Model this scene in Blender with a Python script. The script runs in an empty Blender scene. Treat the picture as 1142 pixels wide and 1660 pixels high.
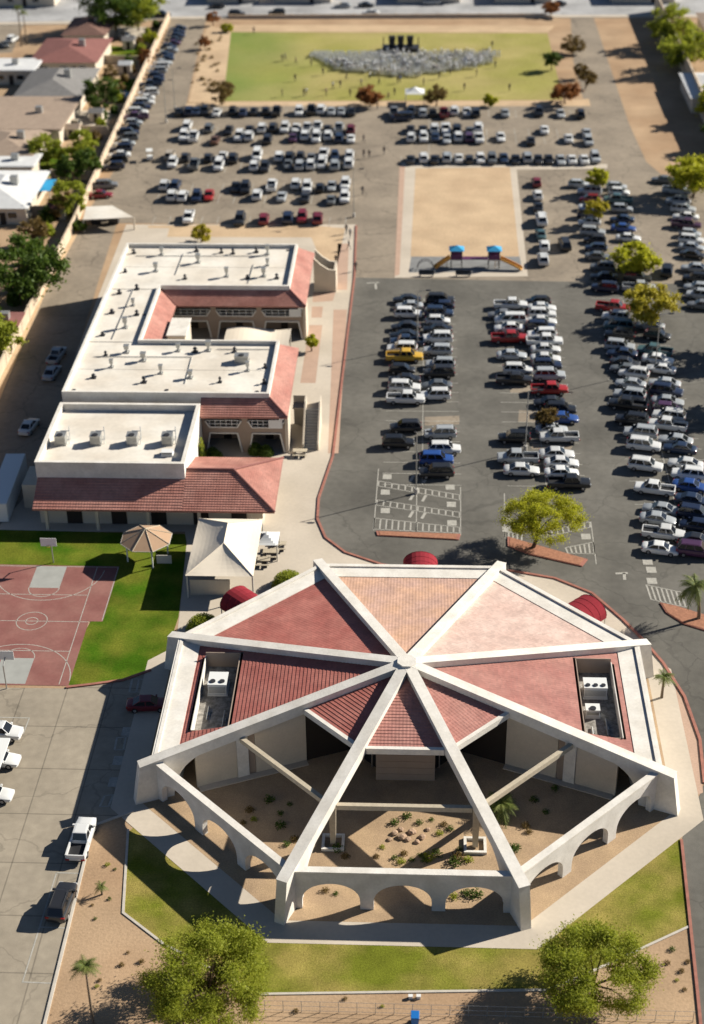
import bpy, bmesh, math, random
from mathutils import Vector, Matrix
random.seed(7)
R = math.radians
scene = bpy.context.scene
col = scene.collection

# ---------------------------------------------------------------- camera
PW, PH, FOC = 1142.0, 1660.0, 2533.0          # photograph size and focal length in its pixels
PITCH, YAW, ROLL, CH = R(31.62), R(-2.85), R(-0.78), 97.7
_fw = Vector((math.sin(YAW)*math.cos(PITCH), math.cos(YAW)*math.cos(PITCH), -math.sin(PITCH)))
_r0 = Vector((math.cos(YAW), -math.sin(YAW), 0)); _u0 = _r0.cross(_fw)
_ri = math.cos(ROLL)*_r0 + math.sin(ROLL)*_u0
_up = -math.sin(ROLL)*_r0 + math.cos(ROLL)*_u0
cam_d = bpy.data.cameras.new('camera'); cam = bpy.data.objects.new('camera', cam_d); col.objects.link(cam)
cam.matrix_world = Matrix(((_ri.x,_up.x,-_fw.x,0),(_ri.y,_up.y,-_fw.y,0),(_ri.z,_up.z,-_fw.z,CH),(0,0,0,1)))
cam_d.sensor_fit = 'VERTICAL'; cam_d.sensor_height = 36; cam_d.lens = FOC/PH*36
cam_d.clip_start = 1; cam_d.clip_end = 6000
cam_d.dof.use_dof = True; cam_d.dof.focus_distance = 145; cam_d.dof.aperture_fstop = 0.10
scene.camera = cam

# ---------------------------------------------------------------- sky, sun, exposure
SH_AZ, SUN_EL = R(-153), R(29)               # direction the shadows fall, height of the sun
world = bpy.data.worlds.new('World'); scene.world = world; world.use_nodes = True
wn = world.node_tree; bgn = wn.nodes['Background']
sky = wn.nodes.new('ShaderNodeTexSky'); sky.sky_type = 'NISHITA'; sky.sun_disc = False
sky.sun_elevation = SUN_EL; sky.sun_rotation = R(63); sky.altitude = 350; sky.air_density = .6; sky.dust_density = .25
wn.links.new(sky.outputs[0], bgn.inputs[0]); bgn.inputs[1].default_value = 0.05
sun_d = bpy.data.lights.new('sun', 'SUN'); sun = bpy.data.objects.new('sun', sun_d); col.objects.link(sun)
sun_d.energy = 5.0; sun_d.angle = R(0.5); sun_d.color = (1.0, 0.945, 0.84)
_sd = Vector((math.cos(SH_AZ)*math.cos(SUN_EL), math.sin(SH_AZ)*math.cos(SUN_EL), -math.sin(SUN_EL)))
sun.rotation_euler = _sd.to_track_quat('-Z', 'Y').to_euler(); sun.location = (60, 200, 150)
scene.view_settings.view_transform = 'Standard'; scene.view_settings.look = 'None'
scene.view_settings.exposure = 0.64; scene.view_settings.gamma = 1.0
scene.cycles.use_denoising = True
scene.cycles.max_bounces = 6; scene.cycles.diffuse_bounces = 1; scene.cycles.glossy_bounces = 2

def at(px, py, z=0.0):
    """ground (or height z) point seen at a photograph pixel"""
    d = _fw + _ri*((px-PW/2)/FOC) - _up*((py-PH/2)/FOC)
    t = (z-CH)/d.z
    return Vector((0,0,CH)) + d*t

# ---------------------------------------------------------------- materials
def mat(name, c, rough=0.8, spec=0.3, metal=0.0, n1=0.0, s1=1.0, n2=0.0, s2=8.0, bump=0.0, bs=20.0, c2=None, world_co=False, coat=0.0, alpha=None):
    m = bpy.data.materials.new(name); m.use_nodes = True
    nt = m.node_tree; b = nt.nodes['Principled BSDF']; N = nt.nodes.new; Lk = nt.links.new
    b.inputs['Roughness'].default_value = rough; b.inputs['Specular IOR Level'].default_value = spec
    b.inputs['Metallic'].default_value = metal; b.inputs['Coat Weight'].default_value = coat
    b.inputs['Base Color'].default_value = (*c, 1)
    if n1 or n2 or bump or c2:
        if world_co:
            g = N('ShaderNodeNewGeometry'); vec = g.outputs['Position']
        else:
            g = N('ShaderNodeTexCoord'); vec = g.outputs['Object']
        def noise(s, det=4):
            t = N('ShaderNodeTexNoise'); t.inputs['Scale'].default_value = s; t.inputs['Detail'].default_value = det
            Lk(vec, t.inputs['Vector']); return t.outputs['Fac']
        cur = None
        if c2:
            mx = N('ShaderNodeMix'); mx.data_type = 'RGBA'
            rp = N('ShaderNodeMapRange'); rp.inputs[1].default_value = .38; rp.inputs[2].default_value = .62
            Lk(noise(s1), rp.inputs[0]); Lk(rp.outputs[0], mx.inputs[0])
            mx.inputs[6].default_value = (*c, 1); mx.inputs[7].default_value = (*c2, 1); cur = mx.outputs[2]
        for n, s in ((n1, s1*1.7), (n2, s2)):
            if n:
                mr = N('ShaderNodeMapRange'); mr.inputs[1].default_value = .25; mr.inputs[2].default_value = .75
                mr.inputs[3].default_value = 1-n; mr.inputs[4].default_value = 1+n
                Lk(noise(s), mr.inputs[0])
                mm = N('ShaderNodeVectorMath'); mm.operation = 'SCALE'
                if cur is None: mm.inputs[0].default_value = c
                else: Lk(cur, mm.inputs[0])
                Lk(mr.outputs[0], mm.inputs['Scale']); cur = mm.outputs[0]
        if cur is not None: Lk(cur, b.inputs['Base Color'])
        if bump:
            bp = N('ShaderNodeBump'); bp.inputs['Strength'].default_value = bump; bp.inputs['Distance'].default_value = .05
            Lk(noise(bs), bp.inputs['Height']); Lk(bp.outputs[0], b.inputs['Normal'])
    return m

def asphalt(name, c, crack=0.5, joints=None, stain=0.25):
    """weathered paving: blotches, fine grain, sealed cracks and optional paving joints"""
    m = bpy.data.materials.new(name); m.use_nodes = True; nt = m.node_tree; N = nt.nodes.new; Lk = nt.links.new
    b = nt.nodes['Principled BSDF']; b.inputs['Roughness'].default_value = .85; b.inputs['Specular IOR Level'].default_value = .3
    g = N('ShaderNodeNewGeometry'); pos = g.outputs['Position']
    def noise(s, det=5):
        t = N('ShaderNodeTexNoise'); t.inputs['Scale'].default_value = s; t.inputs['Detail'].default_value = det; Lk(pos, t.inputs['Vector']); return t
    def rng(src, a, bb, lo, hi):
        r = N('ShaderNodeMapRange'); r.inputs[1].default_value = a; r.inputs[2].default_value = bb; r.inputs[3].default_value = lo; r.inputs[4].default_value = hi
        Lk(src, r.inputs[0]); return r.outputs[0]
    def mul(a, bb):
        q = N('ShaderNodeMath'); q.operation = 'MULTIPLY'; Lk(a, q.inputs[0]); Lk(bb, q.inputs[1]); return q.outputs[0]
    f = rng(noise(.12).outputs['Fac'], .3, .7, 1-stain, 1+stain)
    f = mul(f, rng(noise(1.1).outputs['Fac'], .3, .7, .9, 1.1))
    f = mul(f, rng(noise(18).outputs['Fac'], .25, .75, .82, 1.18))
    # cracks: warped voronoi edges
    wv = N('ShaderNodeVectorMath'); wv.operation = 'MULTIPLY_ADD'
    wn_ = noise(.5, 3); Lk(wn_.outputs['Color'], wv.inputs[0]); wv.inputs[1].default_value = (3.0,3.0,0); Lk(pos, wv.inputs[2])
    vo = N('ShaderNodeTexVoronoi'); vo.feature = 'DISTANCE_TO_EDGE'; vo.inputs['Scale'].default_value = .11; Lk(wv.outputs[0], vo.inputs['Vector'])
    f = mul(f, rng(vo.outputs['Distance'], 0.004, .014, 1-crack, 1))
    if joints:
        sp = N('ShaderNodeSeparateXYZ'); Lk(pos, sp.inputs[0])
        for ax, per in ((0, joints[0]), (1, joints[1])):
            mo = N('ShaderNodeMath'); mo.operation = 'PINGPONG'; Lk(sp.outputs[ax], mo.inputs[0]); mo.inputs[1].default_value = per/2
            f = mul(f, rng(mo.outputs[0], .03, .09, .62, 1))
    mm = N('ShaderNodeVectorMath'); mm.operation = 'SCALE'; mm.inputs[0].default_value = c; Lk(f, mm.inputs['Scale'])
    Lk(mm.outputs[0], b.inputs['Base Color'])
    bp = N('ShaderNodeBump'); bp.inputs['Strength'].default_value = .25; bp.inputs['Distance'].default_value = .02
    Lk(noise(30).outputs['Fac'], bp.inputs['Height']); Lk(bp.outputs[0], b.inputs['Normal'])
    return m

M = {}
M['dirt'] = mat('desert dirt', (.46,.32,.20), .95, .1, n1=.16, s1=.09, n2=.14, s2=4, bump=.4, bs=6, world_co=True, c2=(.40,.265,.16))
M['dirt_pale'] = mat('pale raked dirt', (.60,.44,.28), .95, .1, n1=.12, s1=.12, n2=.14, s2=3, bump=.4, bs=5, world_co=True, c2=(.53,.38,.24))
M['granite'] = mat('decomposed granite', (.47,.33,.20), .95, .1, n1=.12, s1=.3, n2=.2, s2=9, bump=.5, bs=10, world_co=True, c2=(.40,.28,.175))
M['asphalt_dark'] = asphalt('seal-coated asphalt', (.136,.127,.108), .2, stain=.26)
M['asphalt_old'] = asphalt('sun-bleached asphalt', (.28,.23,.172), .3, stain=.2)
M['asphalt_tan'] = asphalt('old tan asphalt', (.34,.29,.22), .2, joints=(4.4, 6.2), stain=.12)
M['street'] = asphalt('pale street paving', (.40,.395,.39), .15)
M['concrete'] = mat('pale concrete', (.60,.52,.42), .85, .3, n1=.07, s1=.12, n2=.05, s2=2.5, bump=.1, world_co=True, c2=(.54,.465,.37))
M['concrete_grey'] = mat('grey concrete walk', (.50,.47,.42), .85, .3, n1=.08, s1=.2, n2=.05, s2=3, bump=.1, world_co=True)
M['paver'] = mat('salmon pavers', (.50,.34,.25), .85, .3, n1=.08, s1=.3, n2=.1, s2=5, world_co=True)
M['kerb_red'] = mat('red-painted kerb', (.36,.15,.11), .8, .3, n1=.2, s1=1, world_co=True)
M['kerb'] = mat('concrete kerb', (.55,.50,.43), .85, .3, n1=.1, s1=1, world_co=True)
M['brick_red'] = mat('brick-red island gravel', (.38,.18,.11), .9, .2, n1=.2, s1=2, n2=.2, s2=9, world_co=True)
M['paint_white'] = mat('worn white road paint', (.42,.40,.35), .8, .3, n1=.2, s1=1.5, n2=.15, s2=7, world_co=True)
M['court'] = mat('maroon court paint', (.25,.10,.085), .75, .3, n1=.1, s1=.3, n2=.08, s2=3, world_co=True, c2=(.30,.14,.115))
M['court_key'] = mat('grey court paint', (.36,.36,.33), .75, .3, n1=.1, s1=.5, world_co=True)
M['grass'] = mat('mown lawn', (.055,.125,.006), .95, .05, n1=.25, s1=.2, n2=.3, s2=5, bump=.9, bs=14, world_co=True, c2=(.15,.17,.02))
M['grass_dry'] = mat('drying lawn', (.16,.178,.02), .95, .05, n1=.25, s1=.22, n2=.3, s2=6, bump=.9, bs=14, world_co=True, c2=(.32,.26,.07))
M['field'] = mat('field turf', (.32,.30,.085), .95, .05, n1=.12, s1=.06, n2=.12, s2=1.5, bump=.6, bs=8, world_co=True, c2=(.40,.34,.13))
M['field_green'] = mat('watered field turf', (.14,.21,.025), .95, .05, n1=.12, s1=.08, n2=.12, s2=1.5, bump=.6, bs=8, world_co=True, c2=(.20,.225,.03))
M['white_wall'] = mat('white stucco', (.79,.75,.68), .85, .3, n1=.07, s1=.45, n2=.07, s2=3.5, bump=.35, bs=9, c2=(.70,.655,.58))
M['white_block'] = mat('white-painted slump block', (.74,.71,.66), .85, .3, c2=(.64,.61,.56), n1=.06, s1=.6, n2=.06, s2=5, bump=.35, bs=9)
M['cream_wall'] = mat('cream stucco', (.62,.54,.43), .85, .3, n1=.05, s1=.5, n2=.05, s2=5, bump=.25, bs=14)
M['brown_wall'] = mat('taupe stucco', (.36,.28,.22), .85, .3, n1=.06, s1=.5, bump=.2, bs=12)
M['trim'] = mat('pale trim', (.80,.77,.70), .8, .3)
M['roof_white'] = mat('white elastomeric roof', (.80,.75,.66), .8, .3, n1=.10, s1=.17, n2=.06, s2=1.6, world_co=True, c2=(.69,.62,.52))
M['tile'] = None
M['dark_glass'] = mat('dark window glass', (.012,.014,.017), .08, .6)
M['opening'] = mat('dark timber door', (.03,.024,.02), .6, .3)
M['metal_grey'] = mat('galvanised metal', (.42,.42,.40), .45, .5, .6, n1=.1, s1=3)
M['metal_dark'] = mat('dark metal', (.045,.045,.05), .5, .4, .3)
M['metal_white'] = mat('white metal', (.78,.78,.75), .5, .4)
M['gravel_roof'] = mat('dirty roof membrane', (.30,.28,.25), .9, .2, n1=.5, s1=1.1, n2=.3, s2=5)
M['awning'] = mat('red canvas awning', (.27,.03,.04), .95, .1, n1=.08, s1=2, bump=.1)
M['canvas_white'] = mat('cream shade fabric', (.82,.72,.58), .85, .2, n1=.03, s1=.5, bump=.15, bs=2)
M['canvas_tan'] = mat('tan umbrella fabric', (.44,.29,.185), .85, .2, n1=.06, s1=.8)
M['post'] = mat('pale steel post', (.60,.57,.50), .5, .4)
M['wood'] = mat('weathered timber beam', (.50,.43,.32), .8, .3, n1=.12, s1=2, n2=.1, s2=14)
M['blue'] = mat('bright blue plastic', (.012,.16,.50), .45, .4)
M['cyan'] = mat('sky blue fabric', (.04,.33,.60), .6, .3)
M['orange'] = mat('orange plastic slide', (.70,.33,.06), .5, .4)
M['purple'] = mat('purple plastic panel', (.12,.03,.10), .5, .4)
M['rubber'] = mat('grey rubber safety surface', (.24,.24,.235), .9, .2, n1=.15, s1=.4, world_co=True)
M['pool'] = mat('pool water', (.03,.22,.28), .05, .5)
M['roof_brown'] = mat('brown shingles', (.20,.115,.09), .9, .2, n1=.15, s1=.6, n2=.15, s2=4)
M['roof_redbrown'] = mat('red-brown shingles', (.26,.115,.10), .9, .2, n1=.12, s1=.6, n2=.15, s2=4)
M['roof_grey'] = mat('grey shingles', (.23,.22,.21), .9, .2, n1=.12, s1=.6, n2=.15, s2=4)
M['roof_tan'] = mat('tan shingles', (.36,.275,.21), .9, .2, n1=.12, s1=.6, n2=.15, s2=4)
M['roof_pale'] = mat('white coated roof', (.66,.66,.65), .8, .3, n1=.08, s1=.6)
M['block_wall'] = mat('beige block wall', (.60,.48,.35), .9, .2, n1=.1, s1=.5, n2=.08, s2=4, bump=.3, bs=5)
M['bark'] = mat('rough brown bark', (.11,.075,.05), .95, .1, n1=.3, s1=6, bump=.6, bs=16)
M['bark_pale'] = mat('grey palm bark', (.20,.155,.11), .95, .1, n1=.25, s1=6, bump=.6, bs=14)
M['rock'] = mat('sandstone boulder', (.42,.29,.20), .9, .2, n1=.2, s1=3, bump=.5, bs=7)
M['rubber_tyre'] = mat('tyre rubber', (.02,.02,.02), .85, .2)
M['rim'] = mat('alloy rim', (.45,.45,.46), .35, .5, .7)
M['lamp_clear'] = mat('headlamp glass', (.62,.64,.66), .15, .6)
M['lamp_red'] = mat('tail lamp plastic', (.32,.01,.012), .25, .5)
M['car_trim'] = mat('black car plastic', (.025,.025,.027), .6, .3)
M['skin'] = mat('skin', (.38,.22,.15), .6, .3)
M['hair'] = mat('dark hair', (.03,.02,.015), .7, .2)
M['trousers'] = mat('dark trousers', (.04,.045,.06), .85, .2)

def paint_mat(name, rough, coat, spec=.5):
    m = bpy.data.materials.new(name); m.use_nodes = True; nt = m.node_tree; b = nt.nodes['Principled BSDF']
    oi = nt.nodes.new('ShaderNodeObjectInfo'); nt.links.new(oi.outputs['Color'], b.inputs['Base Color'])
    b.inputs['Roughness'].default_value = rough; b.inputs['Coat Weight'].default_value = coat; b.inputs['Coat Roughness'].default_value = .12
    b.inputs['Specular IOR Level'].default_value = spec
    return m
M['car_paint'] = paint_mat('car paint', .38, .5)
M['shirt'] = paint_mat('shirt cloth', .85, 0, .2)

def tile_material(ca,cb_,stain=None):
    """clay tile colour with weathering blotches and tile-to-tile variation (courses themselves are geometry)"""
    m = bpy.data.materials.new('clay roof tile'); m.use_nodes = True; nt = m.node_tree; N = nt.nodes.new; Lk = nt.links.new
    b = nt.nodes['Principled BSDF']; b.inputs['Roughness'].default_value = .55; b.inputs['Specular IOR Level'].default_value = .35
    tc = N('ShaderNodeUVMap'); uv = tc.outputs['UV']
    br = N('ShaderNodeTexVoronoi'); br.inputs['Scale'].default_value = 3.0; Lk(uv, br.inputs['Vector'])
    no = N('ShaderNodeTexNoise'); no.inputs['Scale'].default_value = .22; no.inputs['Detail'].default_value = 4; Lk(uv, no.inputs['Vector'])
    ra = N('ShaderNodeValToRGB'); ra.color_ramp.elements[0].position = .35; ra.color_ramp.elements[0].color = (*ca,1)
    ra.color_ramp.elements[1].position = .68; ra.color_ramp.elements[1].color = (*cb_,1); Lk(no.outputs['Fac'], ra.inputs[0])
    hs = N('ShaderNodeSeparateColor'); Lk(br.outputs['Color'], hs.inputs[0])
    mr = N('ShaderNodeMapRange'); mr.inputs[3].default_value = .90; mr.inputs[4].default_value = 1.10; Lk(hs.outputs[0], mr.inputs[0])
    sc = N('ShaderNodeVectorMath'); sc.operation = 'SCALE'; Lk(ra.outputs[0], sc.inputs[0]); Lk(mr.outputs[0], sc.inputs['Scale'])
    n3 = N('ShaderNodeTexNoise'); n3.inputs['Scale'].default_value = .9; n3.inputs['Detail'].default_value = 6
    mp = N('ShaderNodeMapping'); mp.inputs['Scale'].default_value = (.8,.4,1); Lk(uv, mp.inputs[0]); Lk(mp.outputs[0], n3.inputs['Vector'])
    r3 = N('ShaderNodeMapRange'); r3.inputs[1].default_value = .35; r3.inputs[2].default_value = .7; r3.inputs[3].default_value = .86; r3.inputs[4].default_value = 1.08; Lk(n3.outputs['Fac'], r3.inputs[0])
    s3 = N('ShaderNodeVectorMath'); s3.operation = 'SCALE'; Lk(sc.outputs[0], s3.inputs[0]); Lk(r3.outputs[0], s3.inputs['Scale'])
    Lk(s3.outputs[0], b.inputs['Base Color'])
    wv = N('ShaderNodeTexWave'); wv.wave_type = 'BANDS'; wv.bands_direction = 'X'; wv.inputs['Scale'].default_value = .95; Lk(uv, wv.inputs['Vector'])
    bp = N('ShaderNodeBump'); bp.inputs['Strength'].default_value = .22; bp.inputs['Distance'].default_value = .05
    Lk(wv.outputs['Fac'], bp.inputs['Height']); Lk(bp.outputs[0], b.inputs['Normal'])
    return m
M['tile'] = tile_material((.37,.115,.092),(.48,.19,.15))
M['tile_glare'] = tile_material((.66,.46,.385),(.76,.575,.49))  # paler copy of the tile: sun glare painted into its colour
M['tile_orange'] = tile_material((.56,.36,.29),(.68,.41,.26))  # orange weathering, with the colour also lightened to carry sun glare
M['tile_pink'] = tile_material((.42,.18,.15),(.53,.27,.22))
M['tile_school'] = tile_material((.42,.18,.14),(.52,.265,.21))

def leaf_mat(name, c, c2, trans=.35):
    m = bpy.data.materials.new(name); m.use_nodes = True; nt = m.node_tree; N = nt.nodes.new; Lk = nt.links.new
    b = nt.nodes['Principled BSDF']; b.inputs['Roughness'].default_value = .6; b.inputs['Specular IOR Level'].default_value = .25
    g = N('ShaderNodeNewGeometry'); mx = N('ShaderNodeMix'); mx.data_type = 'RGBA'
    Lk(g.outputs['Random Per Island'], mx.inputs[0]); mx.inputs[6].default_value = (*c,1); mx.inputs[7].default_value = (*c2,1)
    Lk(mx.outputs[2], b.inputs['Base Color'])
    tr = N('ShaderNodeBsdfTranslucent'); Lk(mx.outputs[2], tr.inputs[0])
    ms = N('ShaderNodeMixShader'); ms.inputs[0].default_value = trans; Lk(b.outputs[0], ms.inputs[1]); Lk(tr.outputs[0], ms.inputs[2])
    Lk(ms.outputs[0], nt.nodes['Material Output'].inputs[0])
    return m
M['leaf_green'] = leaf_mat('mesquite leaves', (.25,.30,.025), (.43,.45,.055), .5)
M['leaf_bright'] = leaf_mat('palo verde leaves', (.38,.40,.02), (.54,.52,.045), .5)
M['leaf_yellow'] = leaf_mat('yellowing leaves', (.42,.36,.025), (.54,.46,.06))
M['leaf_dark'] = leaf_mat('dark citrus leaves', (.06,.11,.014), (.12,.18,.025))
M['leaf_orange'] = leaf_mat('autumn orange leaves', (.30,.11,.03), (.38,.17,.06))
M['leaf_brown'] = leaf_mat('dry brown leaves', (.16,.10,.03), (.24,.17,.05))
M['leaf_palm'] = leaf_mat('palm fronds', (.10,.15,.03), (.22,.24,.06))

# ---------------------------------------------------------------- mesh helpers
class MB:
    def __init__(s): s.v=[]; s.f=[]; s.m=[]; s.uv={}
    def vert(s,*p): s.v.append(tuple(p)); return len(s.v)-1
    def face(s, pts, mi=0, uv=None):
        i=len(s.v); s.v += [tuple(p) for p in pts]; s.f.append(tuple(range(i,i+len(pts)))); s.m.append(mi)
        if uv: s.uv[len(s.f)-1]=uv
    def box(s,x0,x1,y0,y1,z0,z1,mi=0):
        i=len(s.v)
        s.v += [(x0,y0,z0),(x1,y0,z0),(x1,y1,z0),(x0,y1,z0),(x0,y0,z1),(x1,y0,z1),(x1,y1,z1),(x0,y1,z1)]
        for f in ((0,3,2,1),(4,5,6,7),(0,1,5,4),(1,2,6,5),(2,3,7,6),(3,0,4,7)): s.f.append(tuple(i+k for k in f)); s.m.append(mi)
    def hexa(s, bot, top, mi=0):
        """solid between two rings of the same count"""
        n=len(bot); i=len(s.v); s.v += [tuple(p) for p in bot]+[tuple(p) for p in top]
        s.f.append(tuple(i+k for k in reversed(range(n)))); s.m.append(mi)
        s.f.append(tuple(i+n+k for k in range(n))); s.m.append(mi)
        for k in range(n):
            j=(k+1)%n; s.f.append((i+k,i+j,i+n+j,i+n+k)); s.m.append(mi)
    def prism(s, poly, z0, z1, mi=0): s.hexa([(p[0],p[1],z0) for p in poly],[(p[0],p[1],z1) for p in poly],mi)
    def ring(s, outer, inner, z0, z1, mi=0):
        n=len(outer)
        for k in range(n):
            j=(k+1)%n; a,b,c,d=outer[k],outer[j],inner[j],inner[k]
            s.hexa([(*a,z0),(*b,z0),(*c,z0),(*d,z0)],[(*a,z1),(*b,z1),(*c,z1),(*d,z1)],mi)
    def tube(s, p0, p1, r0, r1=None, n=8, mi=0, caps=True):
        r1=r0 if r1 is None else r1; p0=Vector(p0); p1=Vector(p1); d=(p1-p0).normalized()
        a=d.orthogonal().normalized(); b=d.cross(a)
        f=lambda p,r:[p+(a*math.cos(2*math.pi*k/n)+b*math.sin(2*math.pi*k/n))*r for k in range(n)]
        if caps: s.hexa(f(p0,r0),f(p1,r1),mi)
        else:
            i=len(s.v); s.v += [tuple(q) for q in f(p0,r0)+f(p1,r1)]
            for k in range(n): j=(k+1)%n; s.f.append((i+k,i+j,i+n+j,i+n+k)); s.m.append(mi)
    def beam(s, p0, p1, w, h, mi=0):
        """box beam with its top centre line from p0 to p1"""
        p0=Vector(p0); p1=Vector(p1); d=(p1-p0); t=Vector((-d.y,d.x,0)).normalized()*w/2; dn=Vector((0,0,-h))
        s.hexa([p0-t+dn,p0+t+dn,p1+t+dn,p1-t+dn][::-1],[p0-t,p0+t,p1+t,p1-t][::-1],mi)
    def mesh(s, name, mats, smooth=False, fix=True):
        me=bpy.data.meshes.new(name); me.from_pydata(s.v,[],s.f)
        for m in mats: me.materials.append(M[m] if isinstance(m,str) else m)
        me.polygons.foreach_set('material_index', s.m)
        if s.uv:
            ul=me.uv_layers.new(name='UVMap')
            for fi,uv in s.uv.items():
                for li,u in zip(me.polygons[fi].loop_indices,uv): ul.data[li].uv=u
        if fix or any(len(f)>4 for f in s.f):
            bm=bmesh.new(); bm.from_mesh(me)
            big=[f for f in bm.faces if len(f.verts)>4]
            if big: bmesh.ops.triangulate(bm, faces=big)
            if fix: bmesh.ops.recalc_face_normals(bm, faces=bm.faces)
            bm.to_mesh(me); bm.free()
        if smooth: me.polygons.foreach_set('use_smooth',[True]*len(me.polygons)); me.set_sharp_from_angle(angle=R(40))
        me.update(); return me
    def build(s, name, mats, parent=None, loc=(0,0,0), rz=0.0, **k):
        if not isinstance(mats,(list,tuple)): mats=[mats]
        return put(name, s.mesh(name,mats,**k), parent, loc, rz)

def put(name, data, parent=None, loc=(0,0,0), rz=0.0):
    o=bpy.data.objects.new(name,data); col.objects.link(o); o.location=loc; o.rotation_euler=(0,0,rz)
    if parent: o.parent=parent
    return o
def tag(o,label,cat,group=None):
    o['label']=label; o['category']=cat
    if group: o['group']=group
    return o
def thing(name,label,cat,loc=(0,0,0),rz=0.0,group=None): return tag(put(name,None,None,loc,rz),label,cat,group)
def struct(o): o['kind']='structure'; return o
def stuff(o): o['kind']='stuff'; return o
LEV=0
def sheet(name, pts, matn, lev, parent=None, px=True):
    """flat ground piece; lev counts 4 mm layers"""
    b=MB(); z=lev*.004
    P=[at(*p) for p in pts] if px else [Vector((p[0],p[1],0)) for p in pts]
    b.face([(p.x,p.y,z) for p in P])
    me=b.mesh(name,[matn])
    if me.polygons and me.polygons[0].normal.z<0: me.flip_normals()
    o=put(name,me,parent)
    if parent is None: struct(o)
    return o
def strip(name, pts, width, height, matn, lev=0, parent=None, px=True, closed=False):
    """kerb or painted line following a polyline"""
    P=[at(*p).to_2d() for p in pts] if px else [Vector(p) for p in pts]
    n=len(P); L=[]; Rr=[]
    for k in range(n):
        if closed: a,c=P[k-1],P[(k+1)%n]
        else: a,c=P[max(k-1,0)],P[min(k+1,n-1)]
        d1=(P[k]-a); d2=(c-P[k]); 
        d1=d1.normalized() if d1.length>1e-6 else d2.normalized(); d2=d2.normalized() if d2.length>1e-6 else d1
        t=(d1+d2).normalized(); nn=Vector((-t.y,t.x)); w=width/2/max(.5,nn.dot(Vector((-d1.y,d1.x))))
        L.append(P[k]+nn*w); Rr.append(P[k]-nn*w)
    b=MB(); z=lev*.004
    for k in range(n if closed else n-1):
        j=(k+1)%n
        if height>0: b.hexa([(*L[k],z),(*L[j],z),(*Rr[j],z),(*Rr[k],z)],[(*L[k],z+height),(*L[j],z+height),(*Rr[j],z+height),(*Rr[k],z+height)])
        else: b.face([(*L[k],z),(*L[j],z),(*Rr[j],z),(*Rr[k],z)])
    o=b.build(name,matn,parent)
    if parent is None: struct(o)
    return o
ORD=['first','second','third','fourth','fifth','sixth','seventh','eighth','ninth','tenth','eleventh','twelfth','thirteenth','fourteenth','fifteenth','sixteenth','seventeenth','eighteenth','nineteenth','twentieth']+['twenty-'+w for w in ('first','second','third','fourth','fifth','sixth','seventh','eighth','ninth')]+['thirtieth']+['thirty-'+w for w in ('first','second','third','fourth','fifth','sixth','seventh','eighth','ninth')]
def ordn(k): return ORD[k]
# ================================================================= GROUND
b=MB(); b.face([(-1500,-80,-.002),(1500,-80,-.002),(1500,2600,-.002),(-1500,2600,-.002)])
struct(b.build('ground','dirt'))
def field_material():
    m=M['field']; nt=m.node_tree; N=nt.nodes.new; Lk=nt.links.new; bs=nt.nodes['Principled BSDF']
    src=bs.inputs['Base Color'].links[0].from_socket
    g=N('ShaderNodeNewGeometry'); sp=N('ShaderNodeSeparateXYZ'); Lk(g.outputs['Position'],sp.inputs[0])
    no=N('ShaderNodeTexNoise'); no.inputs['Scale'].default_value=.05; no.inputs['Detail'].default_value=5; Lk(g.outputs['Position'],no.inputs['Vector'])
    ad=N('ShaderNodeMath'); ad.operation='MULTIPLY_ADD'; Lk(no.outputs['Fac'],ad.inputs[0]); ad.inputs[1].default_value=40; Lk(sp.outputs[0],ad.inputs[2])
    mr=N('ShaderNodeMapRange'); mr.inputs[1].default_value=-30; mr.inputs[2].default_value=0; mr.inputs[3].default_value=.75; mr.inputs[4].default_value=0; Lk(ad.outputs[0],mr.inputs[0])
    mx=N('ShaderNodeMix'); mx.data_type='RGBA'; Lk(mr.outputs[0],mx.inputs[0]); Lk(src,mx.inputs[6]); mx.inputs[7].default_value=(.14,.23,.05,1)
    Lk(mx.outputs[2],bs.inputs['Base Color'])
field_material()
lot_far=sheet('parking_lot',[(188,272),(278,28),(335,30),(318,100),(303,168),(948,170),(930,100),(925,26),(962,26),(990,110),(1020,200),(1048,262),(1075,285),(1142,300),(1200,470),(575,450),(578,364),(215,362),(130,362),(165,310)],'asphalt_old',1)
lot_near=sheet('parking_lot',[(575,450),(1200,462),(1200,1700),(1138,1680),(1130,1600),(1105,1362),(1142,1270),(1135,1200),(1110,1130),(1075,1075),(1045,1040),(1010,1005),(960,962),(900,938),(830,926),(700,927),(620,916),(560,896),(528,872),(515,842),(517,808),(540,740)],'asphalt_dark',2)
plaza=sheet('plaza_pavement',[(578,364),(575,450),(540,740),(517,808),(515,842),(528,872),(560,896),(620,916),(700,927),(830,926),(900,938),(960,962),(1010,1005),(1060,1060),(1095,1100),(1040,1120),(700,1110),(300,1130),(262,1100),(285,1050),(292,990),(303,880),(300,862),(-40,862),(-40,835),(45,775),(205,364)],'concrete',3)
strip('kerb',[(578,366),(575,450),(540,740),(517,808),(515,842),(528,872),(560,896),(620,916),(700,927),(830,926),(900,938),(960,962),(1010,1005),(1045,1040),(1075,1075),(1110,1130),(1135,1200),(1142,1270)],.28,.13,'kerb_red',3)
strip('kerb',[(1105,1362),(1130,1600),(1138,1680)],.25,.12,'kerb_red',3)
lane=sheet('service_lane',[(122,365),(190,362),(165,440),(62,775),(45,800),(0,852),(-70,852),(-5,625),(62,478)],'asphalt_old',4)
strip('lane_edge_strip',[(128,364),(66,478),(2,625),(-64,790)],1.3,.05,'dirt_pale',4)
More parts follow.
